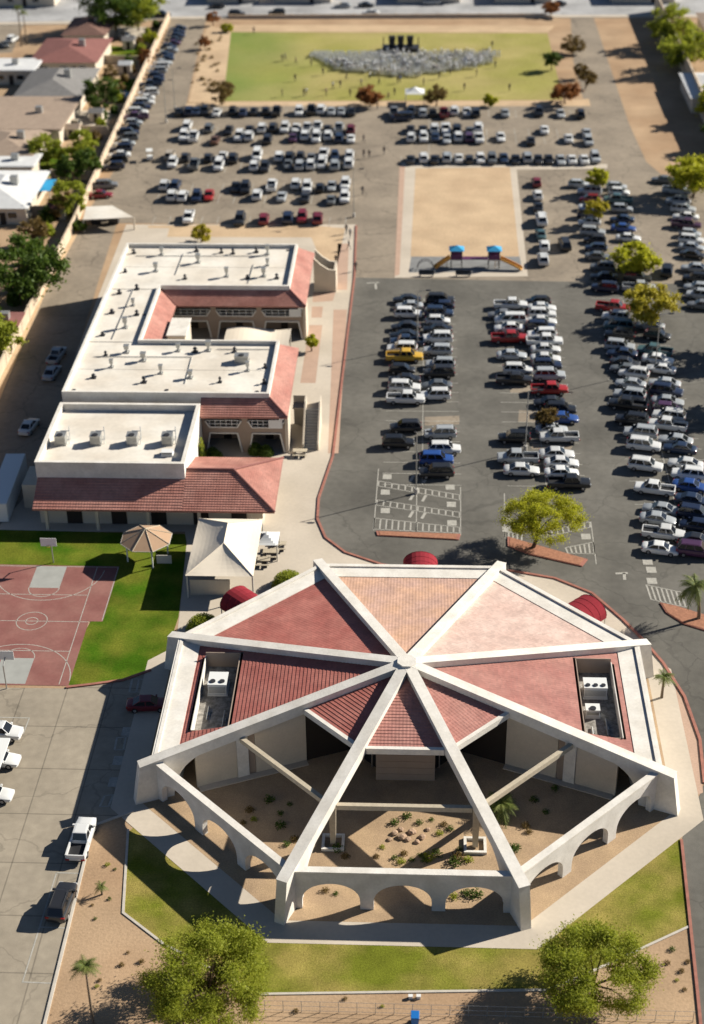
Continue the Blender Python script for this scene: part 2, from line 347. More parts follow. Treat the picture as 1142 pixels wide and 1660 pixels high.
lot_sw=sheet('parking_lot',[(-40,1114),(105,1116),(200,1103),(290,1075),(285,1130),(240,1290),(215,1315),(155,1338),(150,1345),(72,1672),(-60,1672),(-60,1114)],'asphalt_tan',1)
strip('kerb',[(216,1316),(155,1338),(149,1350),(70,1672)],.25,.12,'kerb',1)
lawn=sheet('lawn',[(-40,858),(300,866),(303,880),(290,1000),(270,1060),(245,1085),(195,1104),(95,1112),(110,1075),(150,1003),(165,918),(-40,914)],'grass',5)
strip('kerb',[(108,1115),(150,1110),(200,1103),(245,1087)],.3,.12,'kerb_red',5)
court=sheet('basketball_court',[(-52,124.2),(-35.2,124.2),(-35.2,135.4),(-33.7,135.4),(-33.7,146.1),(-52,146.1)],'court',6,px=False)
# church lawns, walks and yards
sheet('lawn',[(228,1330),(208,1350),(200,1480),(265,1530),(420,1612),(890,1605),(1118,1500),(1103,1362),(1085,1340)],'grass_dry',1.6)
strip('mowing_strip',[(208,1345),(200,1480),(265,1530),(420,1612),(890,1605),(960,1575),(1118,1502)],.22,.07,'kerb',1)
sheet('red_gravel_yard',[(1030,1110),(1085,1095),(1112,1140),(1133,1205),(1140,1285),(1105,1300),(1060,1220)],'paver',4)
CC=Vector((-.89,117.53))
def pol(a,r,c=None): return (CC.x+r*math.cos(R(a)), CC.y+r*math.sin(R(a)))
def octo(r): return [pol(22.5+45*k,r) for k in range(8)]
sheet('church_walk',octo(29.1),'concrete',5.6,px=False)
sheet('arcade_floor',octo(26.4),'granite',6.6,px=False)
yard=sheet('courtyard_garden',octo(22.4),'granite',7.6,px=False)
# playground
pg=sheet('playground_border',[(652,264),(985,266),(985,273),(838,275),(856,448),(640,450)],'concrete',3)
sheet('playground_sand',[(674,273),(827,271),(842,416),(666,416)],'dirt_pale',4)
sheet('playground_surface',[(667,416),(843,416),(847,440),(663,442)],'rubber',4)
sheet('path',[(648,270),(657,270),(648,445),(640,448)],'paver',4)
# field, street, neighbourhood ground
sheet('sports_field',[(375,52),(888,54),(913,162),(362,164)],'field',1)
sheet('field_border',[(303,168),(362,165),(913,163),(955,160),(958,172),(300,172)],'dirt_pale',1.5)
sheet('field_border',[(336,40),(375,50),(362,164),(306,166),(322,100)],'dirt_pale',1.5)
sheet('field_border',[(360,40),(900,42),(888,53),(375,51)],'dirt_pale',1.5)
sheet('street',[(-160,38),(160,34),(270,27),(1300,24),(1300,-6),(300,-4),(-160,2)],'street',1)
strip('pavement',[(-160,41),(160,37),(272,29.5),(930,27),(1300,26)],2.2,.12,'concrete',1)
strip('pavement',[(-160,0.5),(300,-5.5),(1300,-7.5)],2.2,.12,'concrete',1)
sheet('driveway',[(-60,38),(40,38),(20,85),(-60,90)],'asphalt_old',1)
for pts in ([(148,74),(232,76),(225,101),(140,100)],[(186,128),(222,128),(215,150),(180,150)],[(60,238),(115,240),(105,285),(40,288)]):
    sheet('yard_lawn',pts,'grass',1)
sheet('patio',[(75,178),(185,180),(170,214),(60,214)],'concrete',1)
sheet('patio',[(150,42),(240,44),(230,62),(150,62)],'concrete',1)
sheet('yard',[(-80,100),(228,104),(180,215),(130,330),(60,345),(-120,360)],'granite',0.5)
# school walkway pads
for pts in ([(502,527),(523,527),(512,621),(487,621)],[(541,502),(563,502),(549,735),(532,735),(536,640)],[(506,497),(524,497),(522,515),(505,515)],[(508,474),(545,472),(540,488),(507,490)],[(548,395),(566,395),(563,470),(545,470)]):
    sheet('paver_panel',pts,'paver',4,parent=plaza)
sheet('dirt_bed',[(240,366),(480,364),(560,370),(545,440),(520,420),(505,385),(245,384)],'dirt_pale',4)
sheet('pad',[(240,370),(275,370),(270,388),(235,388)],'concrete',5,parent=plaza)
# ---------------------------------------------------------------- painted markings
def line(par,pts,w=.12,lev=6,px=True,name='painted_line',closed=False,m='paint_white'): return strip(name,pts,w,0,m,lev,par,px,closed)
def ladder(par,q,n,lev=6,w=.13):
    TL,TR,BR,BL=[at(*p).to_2d() for p in q]; bb=MB(); z=lev*.004
    def bar(a,c,ww):
        d=(c-a).normalized(); t=Vector((-d.y,d.x))*ww/2
        bb.face([(*(a+t),z),(*(c+t),z),(*(c-t),z),(*(a-t),z)])
    bar(TL,TR,w); bar(BL,BR,w)
    for k in range(n+1):
        f=k/n; bar(TL.lerp(TR,f),BL.lerp(BR,f),w*1.5)
    bb.build('hatched_bay',['paint_white'],par)
def pad(par,px,py,sx,sy,lev=7):
    c=at(px,py); bb=MB(); z=lev*.004
    bb.face([(c.x-sx/2,c.y-sy/2,z),(c.x+sx/2,c.y-sy/2,z),(c.x+sx/2,c.y+sy/2,z),(c.x-sx/2,c.y+sy/2,z)]); bb.build('bay_symbol',['paint_white'],par)
for q,n in (([(614.6,780),(745.5,802.5),(745.5,811),(613.4,788)],12),([(612,810.5),(745.5,830.7),(745.5,839),(610,819)],12),([(607.8,840),(745.5,855),(745.5,864.5),(605.8,858)],14),
            ([(875,862),(956,846),(957,855),(880,872)],9),([(917,888),(962,879),(964,898),(921,897)],6),([(818,862),(846,866),(846,884),(818,872)],4),([(1048,948),(1104,960),(1112,985),(1056,972)],7)):
    ladder(lot_near,q,n)
line(lot_near,[(614,760),(606,860)]); line(lot_near,[(747,790),(747,868)]); line(lot_near,[(676,795),(675,862)])
line(lot_near,[(958,846),(967,915)]); line(lot_near,[(818,800),(818,872)])
for p in ((628,773),(730,790),(625,798),(732,818),(625,828),(733,848),(822,845),(822,858),(950,870),(1050,911),(1056,924),(1057,942)): pad(lot_near,*p,1.1,1.2)
for p in ((668,776),(690,778),(668,806),(688,808),(667,834),(687,836)):
    line(lot_near,[(p[0]-3,p[1]+5),(p[0]+3,p[1]-5)],.35)
for cx,cy in ((605,461),(1008,932)):
    line(lot_near,[(cx-10,cy-2),(cx+10,cy-3)],.35); line(lot_near,[(cx+4,cy-3),(cx+5,cy+8)],.35)
for x in (.45,15.6,30.7):                                   # spine lines of the near double rows
    line(lot_near,[(x,221),(x,150 if x>20 else 165)],.1,px=False)
def stall_row(par,x0,x1,y,step=2.75,ln=4.9,lev=3):
    bb=MB(); x=x0; z=lev*.004
    while x<=x1: bb.face([(x-.05,y-ln/2,z),(x+.05,y-ln/2,z),(x+.05,y+ln/2,z),(x-.05,y+ln/2,z)]); x+=step
    bb.build('stall_lines',['paint_white'],par)
for x0,x1,y in ((-50,-13,313),(-49,-12.8,302),(-49,-12.8,296.7),(-47.6,-12.4,285),(-47.6,-12.4,280),(-47,-12.2,269),(-47,-12.2,263.8),(-46,-13,252.6),(-6,33,313),(-4,34,301),(-4,34,296.5),(-4,34,284.3)): stall_row(lot_far,x0,x1,y)
def stall_col(par,x,y0,y1,step=2.75,ln=4.9,lev=5):
    bb=MB(); y=y0; z=lev*.004
    while y<=y1: bb.face([(x-ln/2,y-.05,z),(x+ln/2,y-.05,z),(x+ln/2,y+.05,z),(x-ln/2,y+.05,z)]); y+=step
    bb.build('stall_lines',['paint_white'],par)
for x in (-2,2.8,13.3,18): stall_col(lot_near,x,165,221)
for x in (28.3,33.4): stall_col(lot_near,x,150,222)
for x in (29,34.3): stall_col(lot_far,x,231,270)
line(lot_far,[(1.2,312),(1.2,232)],.1,3,px=False)
# island kerbs
def island(pts,label):
    P=[at(*p) for p in pts]; bb=MB(); bb.prism([(p.x,p.y) for p in P],.0,.14); o=struct(bb.build('parking_island','kerb_red'))
    c=sum((p.to_2d() for p in P),Vector((0,0)))/len(P); b2=MB(); b2.prism([tuple(c+(p.to_2d()-c)*.93) for p in P],.141,.17); b2.build('gravel_bed','brick_red',o)
for p in ([(610,862),(747,867),(744,876),(612,869)],[(823,871),(868,884),(953,908),(944,919),(860,900),(823,886)],[(1070,978),(1098,984),(1160,1003),(1160,1028),(1110,1013),(1080,994)]): island(p,'')
for p in ([(689,676),(745,674),(745,688),(689,690)],[(826,627),(862,626),(860,636),(828,637)],[(842,665),(882,667),(878,686),(840,684)],[(862,720),(930,722),(925,729),(862,728)]): sheet('patched_paving',p,'asphalt_old',4,parent=lot_near)
# basketball court paint
def cl(pts,**k): return line(court,pts,.09,7,px=False,**k)
def arc(cx,cy,r,a0,a1,n=28): return [(cx+r*math.cos(R(a0+(a1-a0)*k/n)),cy+r*math.sin(R(a0+(a1-a0)*k/n))) for k in range(n+1)]
cx0=at(52,1007).x; cy0=at(52,1007).y
for r in (1.65,.65): cl(arc(cx0,cy0,r,0,360)[:-1],closed=True)
cl([(-52,cy0),(-35.2,cy0)])
for yk,s in ((145.9,-1),(124.4,1)):
    sheet('court_key',[(cx0-1.7,yk),(cx0+1.7,yk),(cx0+1.7,yk+s*4.3),(cx0-1.7,yk+s*4.3)],'court_key',6.6,court,px=False)
    cl(arc(cx0,yk+s*4.3,1.7,0,180*s)); cl(arc(cx0,yk+s*.6,6.1,0,180*s))
cl([(-36.2,124.4),(-36.2,145.9)]); cl([(-51.9,145.9),(-33.8,145.9)]); cl([(-33.8,145.9),(-33.8,135.6)]); cl([(-47.5,130),(-36.2,130)]); cl([(-47.5,140.3),(-36.2,140.3)])
# south-west lot paint
line(lot_sw,[(92,1415),(37,1592),(83,1594)],.12,4); line(lot_sw,[(92,1415),(134,1416)],.12,4); line(lot_sw,[(0,1163),(48,1164),(38,1190)],.12,4)
line(lot_sw,[(65,1503),(112,1505)],.12,4)
for q,n in (([(190,1196),(262,1190),(258,1212),(186,1216)],5),([(170,1290),(212,1286),(205,1305),(162,1308)],3),([(215,1100),(280,1106),(278,1122),(210,1122)],6)): ladder(lot_sw,q,n,4)
for p in ((208,1186),(194,1233),(187,1268)): pad(lot_sw,*p,1.2,1.3,4)
# ================================================================= CHURCH
church=thing('church','octagonal white church with red tiled roof, radiating white ribs and arched forecourt','church',(CC.x,CC.y,0))
def zt(r): return 8.86-.1778*r                                 # top line of the ribs
def lp(a,r): return (r*math.cos(R(a)), r*math.sin(R(a)))        # church-local polar point
C22=math.cos(R(22.5))
def roof_z(d): return zt(d/C22)-.62                            # roof surface at distance d from the apex across a sector
# ---- ribs with flared end piers
RIBW=.95
def rib(a,end=26.1,openfront=False):
    b=MB(); ca,sa=math.cos(R(a)),math.sin(R(a)); tx,ty=-sa*RIBW/2,ca*RIBW/2
    # side outline (r,z), closed polygon, with a curved inner edge where the rib runs down into its pier
    top=[(.25,zt(.25)),(end,zt(end))]
    foot=[(end+.75,0.0),(end-2.9,0.0)]
    curve=[]
    for k in range(0,9):
        t=k/8; r=end-2.9-2.6*t**1.6; z=(zt(end-3)-1.6)*(1-(1-t)**2.2)+ (1.6-1.05+.1778*2.6)*t*t*.9
        curve.append((r,min(z,zt(r)-1.02)))
    low=[(.25,zt(.25)-1.05)]
    if openfront: outline=top+foot+curve+low
    else: outline=top+foot+[(end-2.9,zt(end-2.9)-1.05)]+low
    L=[(r*ca+tx,r*sa+ty,z) for r,z in outline]; Rr=[(r*ca-tx,r*sa-ty,z) for r,z in outline]
    b.hexa(L,Rr); b.build('rib','white_wall',church)
    # flat capping on top of the rib
    c=MB(); w=RIBW/2+.05; p=lambda r,s,z:(r*ca-sa*w*s,r*sa+ca*w*s,z)
    c.hexa([p(.6,-1,zt(.6)+.005),p(end+.03,-1,zt(end)+.005),p(end+.03,1,zt(end)+.005),p(.6,1,zt(.6)+.005)],[p(.6,-1,zt(.6)+.075),p(end+.03,-1,zt(end)+.075),p(end+.03,1,zt(end)+.075),p(.6,1,zt(.6)+.075)])
    c.build('rib_cap','white_wall',church)
for k in range(8):
    a=22.5+45*k; rib(a,openfront=(k in (4,5,6,7)))
b=MB(); b.hexa([(*lp(22.5+45*k,1.0),zt(0)-1.2) for k in range(8)],[(*lp(22.5+45*k,.95),zt(0)+.1) for k in range(8)]); b.build('apex_boss','white_wall',church)
# ---- tiled sectors, one course after another
def sector(mid,d0,d1,well=None,step=.37,tm='tile'):
    b=MB(); u=Vector((math.cos(R(mid)),math.sin(R(mid)))); v=Vector((-u.y,u.x)); rj=random.Random(int(mid)+500)
    n=int((d1-d0)/step)
    for k in range(n):
        a0=d0+(d1-d0)*k/n; a1=d0+(d1-d0)*(k+1)/n
        z0=roof_z(a0)+.012; z1=roof_z(a1)+.055                # upper edge tucks under, lower edge stands proud
        segs=[]
        h0=a0*math.tan(R(22.5)); h1=a1*math.tan(R(22.5))
        if well and a1>well[0] and a0<well[1]: segs=[(-1,well[2]),(well[3],1)]
        else: segs=[(-1,1)]
        for s0,s1 in segs:
            e=lambda s,h:(-h if s==-1 else h if s==1 else s)
            P=lambda d,w,z:(*(u*d+v*w),z)
            w00,w01=e(s0,h0),e(s1,h0); w10,w11=e(s0,h1),e(s1,h1)
            b.face([P(a0,w00,z0),P(a1,w10,z1),P(a1,w11,z1),P(a0,w01,z0)],0,[(w00,a0),(w10,a1),(w11,a1),(w01,a0)])
            b.face([P(a1,w10,z1),P(a1,w10,z1-.055),P(a1,w11,z1-.055),P(a1,w11,z1)],0,[(w10,a1),(w10,a1),(w11,a1),(w11,a1)])
    o=b.build('tile_courses',tm,church,fix=False); stuff(o)
    return u,v
INN,OUT=20.8,22.9
WELL=(16.5,19.9,-5.4,6.0)
for mid in (45,90,135): sector(mid,.9,INN+.2,tm={135:'tile',90:'tile_orange',45:'tile_glare'}[mid])  # back and back-right sectors take the tile copies lightened for glare
sector(180,.9,INN+.2,(16.5,19.9,-6.0,5.4)); sector(0,.9,INN+.2,(16.5,19.9,-5.4,6.0),tm='tile_pink')  # right sector: pinker tile copy, bright sun put into its colour
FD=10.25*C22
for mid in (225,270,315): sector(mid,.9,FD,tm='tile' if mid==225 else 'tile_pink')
# ---- broad white parapets round the five closed sectors, outer walls under them
for mid in (0,45,90,135,180):
    t=math.tan(R(22.5)); u=Vector((math.cos(R(mid)),math.sin(R(mid)))); v=Vector((-u.y,u.x))
    P=lambda d,w,z:(*(u*d+v*w),z)
    zz=zt(OUT/C22)-.12
    b=MB(); b.hexa([P(INN,-INN*t+.4,0),P(OUT,-OUT*t+.4,0),P(OUT,OUT*t-.4,0),P(INN,INN*t-.4,0)],[P(INN,-INN*t+.4,zz),P(OUT,-OUT*t+.4,zz),P(OUT,OUT*t-.4,zz),P(INN,INN*t-.4,zz)])
    b.build('parapet_wall','white_wall',church)
    b=MB(); b.hexa([P(OUT+.004,-OUT*t+.5,zz-.05),P(OUT+.18,-OUT*t+.5,zz-.05),P(OUT+.18,OUT*t-.5,zz-.05),P(OUT+.004,OUT*t-.5,zz-.05)],[P(OUT+.004,-OUT*t+.5,zz+.12),P(OUT+.18,-OUT*t+.5,zz+.12),P(OUT+.18,OUT*t-.5,zz+.12),P(OUT+.004,OUT*t-.5,zz+.12)])
    b.build('coping','white_wall',church)
    b=MB(); b.hexa([P(OUT-.35,-OUT*t+.5,zz+.002),P(OUT+.003,-OUT*t+.5,zz+.002),P(OUT+.003,OUT*t-.5,zz+.002),P(OUT-.35,OUT*t-.5,zz+.002)],[P(OUT-.35,-OUT*t+.5,zz+.16),P(OUT+.003,-OUT*t+.5,zz+.16),P(OUT+.003,OUT*t-.5,zz+.16),P(OUT-.35,OUT*t-.5,zz+.16)])
    b.build('coping','white_wall',church)
# ---- mechanical wells sunk into the side sectors
def well(sx):
    ylo,yhi=-5.4,6.0; x0,x1=sorted((sx*16.5,sx*19.9)); zf=3.35
    b=MB(); b.box(x0,x1,ylo,yhi,zf-.2,zf); w=b.build('well_floor','gravel_roof',church)
    xo=x1 if sx>0 else x0; xi=x0 if sx>0 else x1; di=.09*sx
    for (a0,a1,c0,c1,zz,mm) in ((*sorted((xo,xo+di)),ylo,yhi,roof_z(19.9)+.22,'white_wall'),(*sorted((xi-di,xi)),ylo,yhi,roof_z(16.5)+.02,'brown_wall'),(x0,x1,yhi-.08,yhi,roof_z(16.6)+.03,'brown_wall'),(x0,x1,ylo,ylo+.08,roof_z(18.5)-.15,'brown_wall')):
        bb=MB(); bb.box(a0,a1,c0,c1,zf-.3,zz); bb.build('well_wall',mm,church)
    return w
well(-1); well(1)
def rooftop_unit(x,y,sx,sy,sz,z,name='rooftop_cooler',par=church,fans=2,mm='metal_white'):
    b=MB(); b.box(x-sx/2-.08,x+sx/2+.08,y-sy/2-.08,y+sy/2+.08,z,z+.18); b.box(x-sx/2,x+sx/2,y-sy/2,y+sy/2,z+.181,z+sz)
    b.box(x-sx/2-.03,x+sx/2+.03,y-sy/2-.03,y+sy/2+.03,z+sz+.001,z+sz+.06); o=b.build(name,mm,par)
    for k in range(fans):
        f=MB(); fx=x-sx/2+sx*(k+.5)/fans; f.tube((fx,y-sy/4,z+sz+.06),(fx,y-sy/4,z+sz+.16),min(sx/fans,sy)*.3,n=14); f.build('fan','metal_dark',o)
    g=MB()
    for k in range(5): zz=z+.4+k*(sz-.6)/5; g.box(x-sx/2+.1,x+sx/2-.1,y-sy/2-.03,y-sy/2-.002,zz,zz+.06)
    g.build('grille','metal_grey',o)
    return o
rooftop_unit(-18.3,2.3,1.8,2.0,1.3,3.35); rooftop_unit(18.1,2.6,2.2,1.6,1.3,3.35,fans=3); rooftop_unit(17.6,-.6,1.3,1.0,.9,3.35,fans=1)
for x,y,l in ((-18.9,-1.6,2.0),(-17.3,-2.4,2.5),(18.8,-2.6,2.4),(17.4,-3.2,1.2)):
    b=MB(); b.tube((x,y-l/2,3.5),(x,y+l/2,3.5),.09,n=8); b.box(x-.2,x+.2,y-.2,y+.2,3.351,3.46); b.build('duct','metal_grey',church)
# ---- short front roofs: white fascias, ceilings and the walls below
for mid in (225,270,315):
    t=math.tan(R(22.5)); u=Vector((math.cos(R(mid)),math.sin(R(mid)))); v=Vector((-u.y,u.x)); P=lambda d,w,z:(*(u*d+v*w),z)
    h=FD*t-.42; z=roof_z(FD)+.10
    b=MB(); b.hexa([P(FD+.004,-h,z-.62),P(FD+.40,-h,z-.62),P(FD+.40,h,z-.62),P(FD+.004,h,z-.62)],[P(FD+.004,-h,z),P(FD+.40,-h,z),P(FD+.40,h,z),P(FD+.004,h,z)]); b.build('fascia','white_wall',church)
    b=MB(); b.hexa([P(1.2,-1.2*t+.1,roof_z(1.2)-.12),P(FD,-FD*t+.1,roof_z(FD)-.12),P(FD,FD*t-.1,roof_z(FD)-.12),P(1.2,1.2*t-.1,roof_z(1.2)-.12)],[P(1.2,-1.2*t+.1,roof_z(1.2)-.02),P(FD,-FD*t+.1,roof_z(FD)-.02),P(FD,FD*t-.1,roof_z(FD)-.02),P(1.2,1.2*t-.1,roof_z(1.2)-.02)])
    b.build('ceiling','cream_wall',church)
    # entrance walls: glazed either side, panelled boards in the middle
    dw=5.6 if mid!=270 else 6.6; hw=dw*t; zc=roof_z(dw)-.14
    if mid==270:
        for k in range(9):
            y0=-dw; b=MB(); z0=k*zc/9; b.hexa([P(dw-.2,-hw,z0+.02),P(dw,-hw,z0+.02),P(dw,hw,z0+.02),P(dw-.2,hw,z0+.02)],[P(dw-.2,-hw,z0+zc/9-.03),P(dw-.03,-hw,z0+zc/9-.03),P(dw-.03,hw,z0+zc/9-.03),P(dw-.2,hw,z0+zc/9-.03)]); b.build('board','brown_wall',church)
    else:
        for k in range(4):
            w0=-hw+2*hw*k/4+.06; w1=-hw+2*hw*(k+1)/4-.06
            b=MB(); b.hexa([P(dw-.06,w0,.25),P(dw,w0,.25),P(dw,w1,.25),P(dw-.06,w1,.25)],[P(dw-.06,w0,zc),P(dw,w0,zc),P(dw,w1,zc),P(dw-.06,w1,zc)]); b.build('window_pane','dark_glass',church)
            b=MB(); b.hexa([P(dw-.1,w1,.0),P(dw+.05,w1,.0),P(dw+.05,w1+.12,0),P(dw-.1,w1+.12,0)],[P(dw-.1,w1,zc),P(dw+.05,w1,zc),P(dw+.05,w1+.12,zc),P(dw-.1,w1+.12,zc)]); b.build('mullion','brown_wall',church)
# ---- radial walls under the two front-side ribs
for a,s in ((202.5,1),(337.5,-1)):
    ca,sa=math.cos(R(a)),math.sin(R(a)); nx,ny=(-sa,ca)
    Q=lambda r,o,z:(r*ca+nx*o,r*sa+ny*o,z)
    def slab(r0,r1,o0,o1,zb,m,name,drop=1.06):
        b=MB(); b.hexa([Q(r0,o0,zb),Q(r1,o0,zb),Q(r1,o1,zb),Q(r0,o1,zb)],[Q(r0,o0,zt(r0)-drop),Q(r1,o0,zt(r1)-drop),Q(r1,o1,zt(r1)-drop),Q(r0,o1,zt(r0)-drop)]); return b.build(name,m,church)
    slab(5.8,10.2,-.15,.15,0,'opening','doorway'); slab(10.22,15.2,-.2,.2,0,'cream_wall','radial_wall'); slab(15.9,17.0,-.33,.33,0,'white_wall','pilaster'); slab(17.02,20.9,-.2,.2,0,'cream_wall','radial_wall'); slab(15.22,15.88,-.12,.12,0,'brown_wall','recess_panel')
    b=MB(); b.hexa([Q(10.25,s*.2,0),Q(20.8,s*.2,0),Q(20.8,s*.9,0),Q(10.25,s*.9,0)],[Q(10.25,s*.2,.14),Q(20.8,s*.2,.14),Q(20.8,s*.9,.14),Q(10.25,s*.9,.14)]); b.build('kerb_step','concrete',church)
# ---- tie beams and posts in the open court
RB=16.7
ends=[lp(202.5,RB),lp(247.5,RB),lp(292.5,RB),lp(337.5,RB)]
for k in range(3):
    a=Vector(ends[k]); c=Vector(ends[k+1]); d=(c-a).normalized()
    b=MB(); zb=zt(RB)-.95 ; b.beam((*(a+d*.5),zb),(*(c-d*.5),zb),.42,.5); b.build('tie_beam','wood',church)
for a in (247.5,292.5):
    x,y=lp(a,16.4); b=MB(); b.hexa([(x-.24,y-.24,.15),(x+.24,y-.24,.15),(x+.24,y+.24,.15),(x-.24,y+.24,.15)],[(x-.32,y-.32,zt(16.4)-1.0),(x+.32,y-.32,zt(16.4)-1.0),(x+.32,y+.32,zt(16.4)-1.0),(x-.32,y+.32,zt(16.4)-1.0)]); b.build('post','wood',church)
    b=MB(); o=[(x-1,y-1),(x+1,y-1),(x+1,y+1),(x-1,y+1)]; i=[(x-.75,y-.75),(x+.75,y-.75),(x+.75,y+.75),(x-.75,y+.75)]; b.ring(o,i,0,.3); b.build('planter_kerb','white_wall',church)
# ---- arcade walls with three arches each, front three sides
def arcade(mid):
    t=math.tan(R(22.5)); dO=22.95; th=.55; u=Vector((math.cos(R(mid)),math.sin(R(mid)))); v=Vector((-u.y,u.x))
    H=dO*t-.3; top=4.1; seg=[]
    nb=3; pier=1.15; span=(2*H-1.5-2*pier)/nb
    outline=[(-H,0),(-H,top),(H,top),(H,0)]
    x=H-.75
    pts=[]
    for k in range(nb):
        a1=x; a0=x-span; cx=(a0+a1)/2; hw=(a1-a0)/2
        spring=.95; rise=1.95
        pts.append((a1,0)); pts.append((a1,spring*.5))
        for q in range(17):
            th_=math.pi*q/16; pts.append((cx+hw*math.cos(th_),spring+rise*math.sin(th_)**.9 if math.sin(th_)>0 else spring))
        pts.append((a0,spring*.5)); pts.append((a0,0))
        x=a0-pier
    outline+=pts
    b=MB()
    F=[(*(u*dO+v*w),z) for w,z in outline]; B_=[(*(u*(dO-th)+v*w),z) for w,z in outline]
    b.hexa(F,B_); b.build('arcade_wall','white_block',church)
    c=MB(); P=lambda d,w,z:(*(u*d+v*w),z)
    c.hexa([P(dO+.06,-H,top+.003),P(dO+.06,H,top+.003),P(dO-th-.06,H,top+.003),P(dO-th-.06,-H,top+.003)],[P(dO+.06,-H,top+.16),P(dO+.06,H,top+.16),P(dO-th-.06,H,top+.16),P(dO-th-.06,-H,top+.16)]); c.build('coping','white_wall',church)
for mid in (225,270,315): arcade(mid)
# ---- red barrel awnings over the north doors
for mid,lab in ((90,'rounded red awning at the back centre of the church'),(135,'rounded red awning at the back left of the church'),(45,'rounded red awning at the back right of the church')):
    w={90:-1.2,135:-.4,45:-.6}[mid]; u=Vector((math.cos(R(mid)),math.sin(R(mid)))); v=Vector((-u.y,u.x)); p=CC+u*(OUT+.25)+v*w
    awn=thing('awning',lab,'awning',(p.x,p.y,0),R(mid-90),'red barrel awnings of the church doors')
    b=MB(); n=12; r=1.9; l=3.7
    for k in range(n):
        a0=math.pi*k/n; a1=math.pi*(k+1)/n; qq=lambda a,y:(r*math.cos(a),y,2.3+r*.75*math.sin(a))
        b.face([qq(a0,0),qq(a0,l),qq(a1,l),qq(a1,0)]); b.face([(0,l,2.3),qq(a0,l),qq(a1,l)])
    b.box(-r,-r+.03,0,l,1.95,2.3); b.box(r-.03,r,0,l,1.95,2.3); b.box(-r+.031,r-.031,l-.03,l,1.95,2.3); b.build('canopy','awning',awn)
    for yy in (.9,1.8,2.7,l-.02):
        qm=MB()
        for k in range(n): qm.tube(Vector(((r+.012)*math.cos(math.pi*k/n),yy,2.3+(r+.016)*.75*math.sin(math.pi*k/n))),Vector(((r+.012)*math.cos(math.pi*(k+1)/n),yy,2.3+(r+.016)*.75*math.sin(math.pi*(k+1)/n))),.022,n=4)
        qm.build('hoop_seam','awning',awn)
    for sx in (-r+.1,r-.1):
        qm=MB(); qm.tube((sx,l-.1,0),(sx,l-.1,2.25),.06); qm.build('post','post',awn)
# ================================================================= SCHOOL
school=thing('school_building','two-storey white flat-roofed school with red tile skirts around two courtyards','school',(-32,190,0))
SX,SY=-32.0,190.0
def L(x,y): return (x-SX,y-SY)
def sb(name,x0,x1,y0,y1,z0,z1,m,par=None):
    b=MB(); b.box(x0-SX,x1-SX,y0-SY,y1-SY,z0,z1); return b.build(name,m,par or school)
ZP,ZR=8.0,7.45
def offset_poly(P,d):
    n=len(P); out=[]
    for k in range(n):
        a=Vector(P[k-1]); p=Vector(P[k]); c=Vector(P[(k+1)%n]); e1=(p-a).normalized(); e2=(c-p).normalized()
        n1=Vector((-e1.y,e1.x)); n2=Vector((-e2.y,e2.x)); out.append(tuple(p+(n1+n2)*d))
    return out
EPOLY=[L(-45,173.5),L(-18.8,173.5),L(-18.8,189),L(-37.4,189),L(-37.4,207),L(-18.8,207),L(-18.8,223),L(-45,223)]
inner=offset_poly(EPOLY,.38)
b=MB(); b.prism(inner,ZR-.3,ZR); roof=b.build('roof','roof_white',school)
b=MB(); b.ring(EPOLY,inner,ZR-.9,ZP); b.build('parapet','white_wall',roof)
# low roof ridges between the wings
for y in (189.2,206.8): sb('roof_seam',-44.5,-37.8,y-.06,y+.06,ZR+.002,ZR+.07,'roof_white',roof)
for y in (181,215): sb('roof_seam',-44.5,-19.3,y-.05,y+.05,ZR+.002,ZR+.03,'roof_white',roof)
def ux(name,x0,x1,y0,y1,z0,z1,m,par=None): return sb(name,x0,x1,y0,y1,z0,z1,m,par)
# solid walls below (inset from gallery fronts)
ux('wall',-44.9,-19.0,176.4,188.9,0,ZR-.31,'cream_wall'); ux('wall',-44.9,-37.6,188.9,209.9,0,ZR-.312,'cream_wall'); ux('wall',-37.59,-19.0,209.9,222.9,0,ZR-.31,'cream_wall'); ux('wall',-44.9,-37.6,209.91,222.9,0,ZR-.311,'cream_wall'); ux('wall',-44.9,-27.5,173.6,176.39,0,ZR-.312,'cream_wall')
# windows on the east walls
for y0 in (178,181.5,185,211.5,215,218.5):
    for z0 in (1.0,4.4):
        w=ux('window',-18.99,-18.9,y0,y0+2.2,z0,z0+1.4,'trim'); sb('pane',-18.895,-18.86,y0+.1,y0+2.1,z0+.1,z0+1.3,'dark_glass',w)
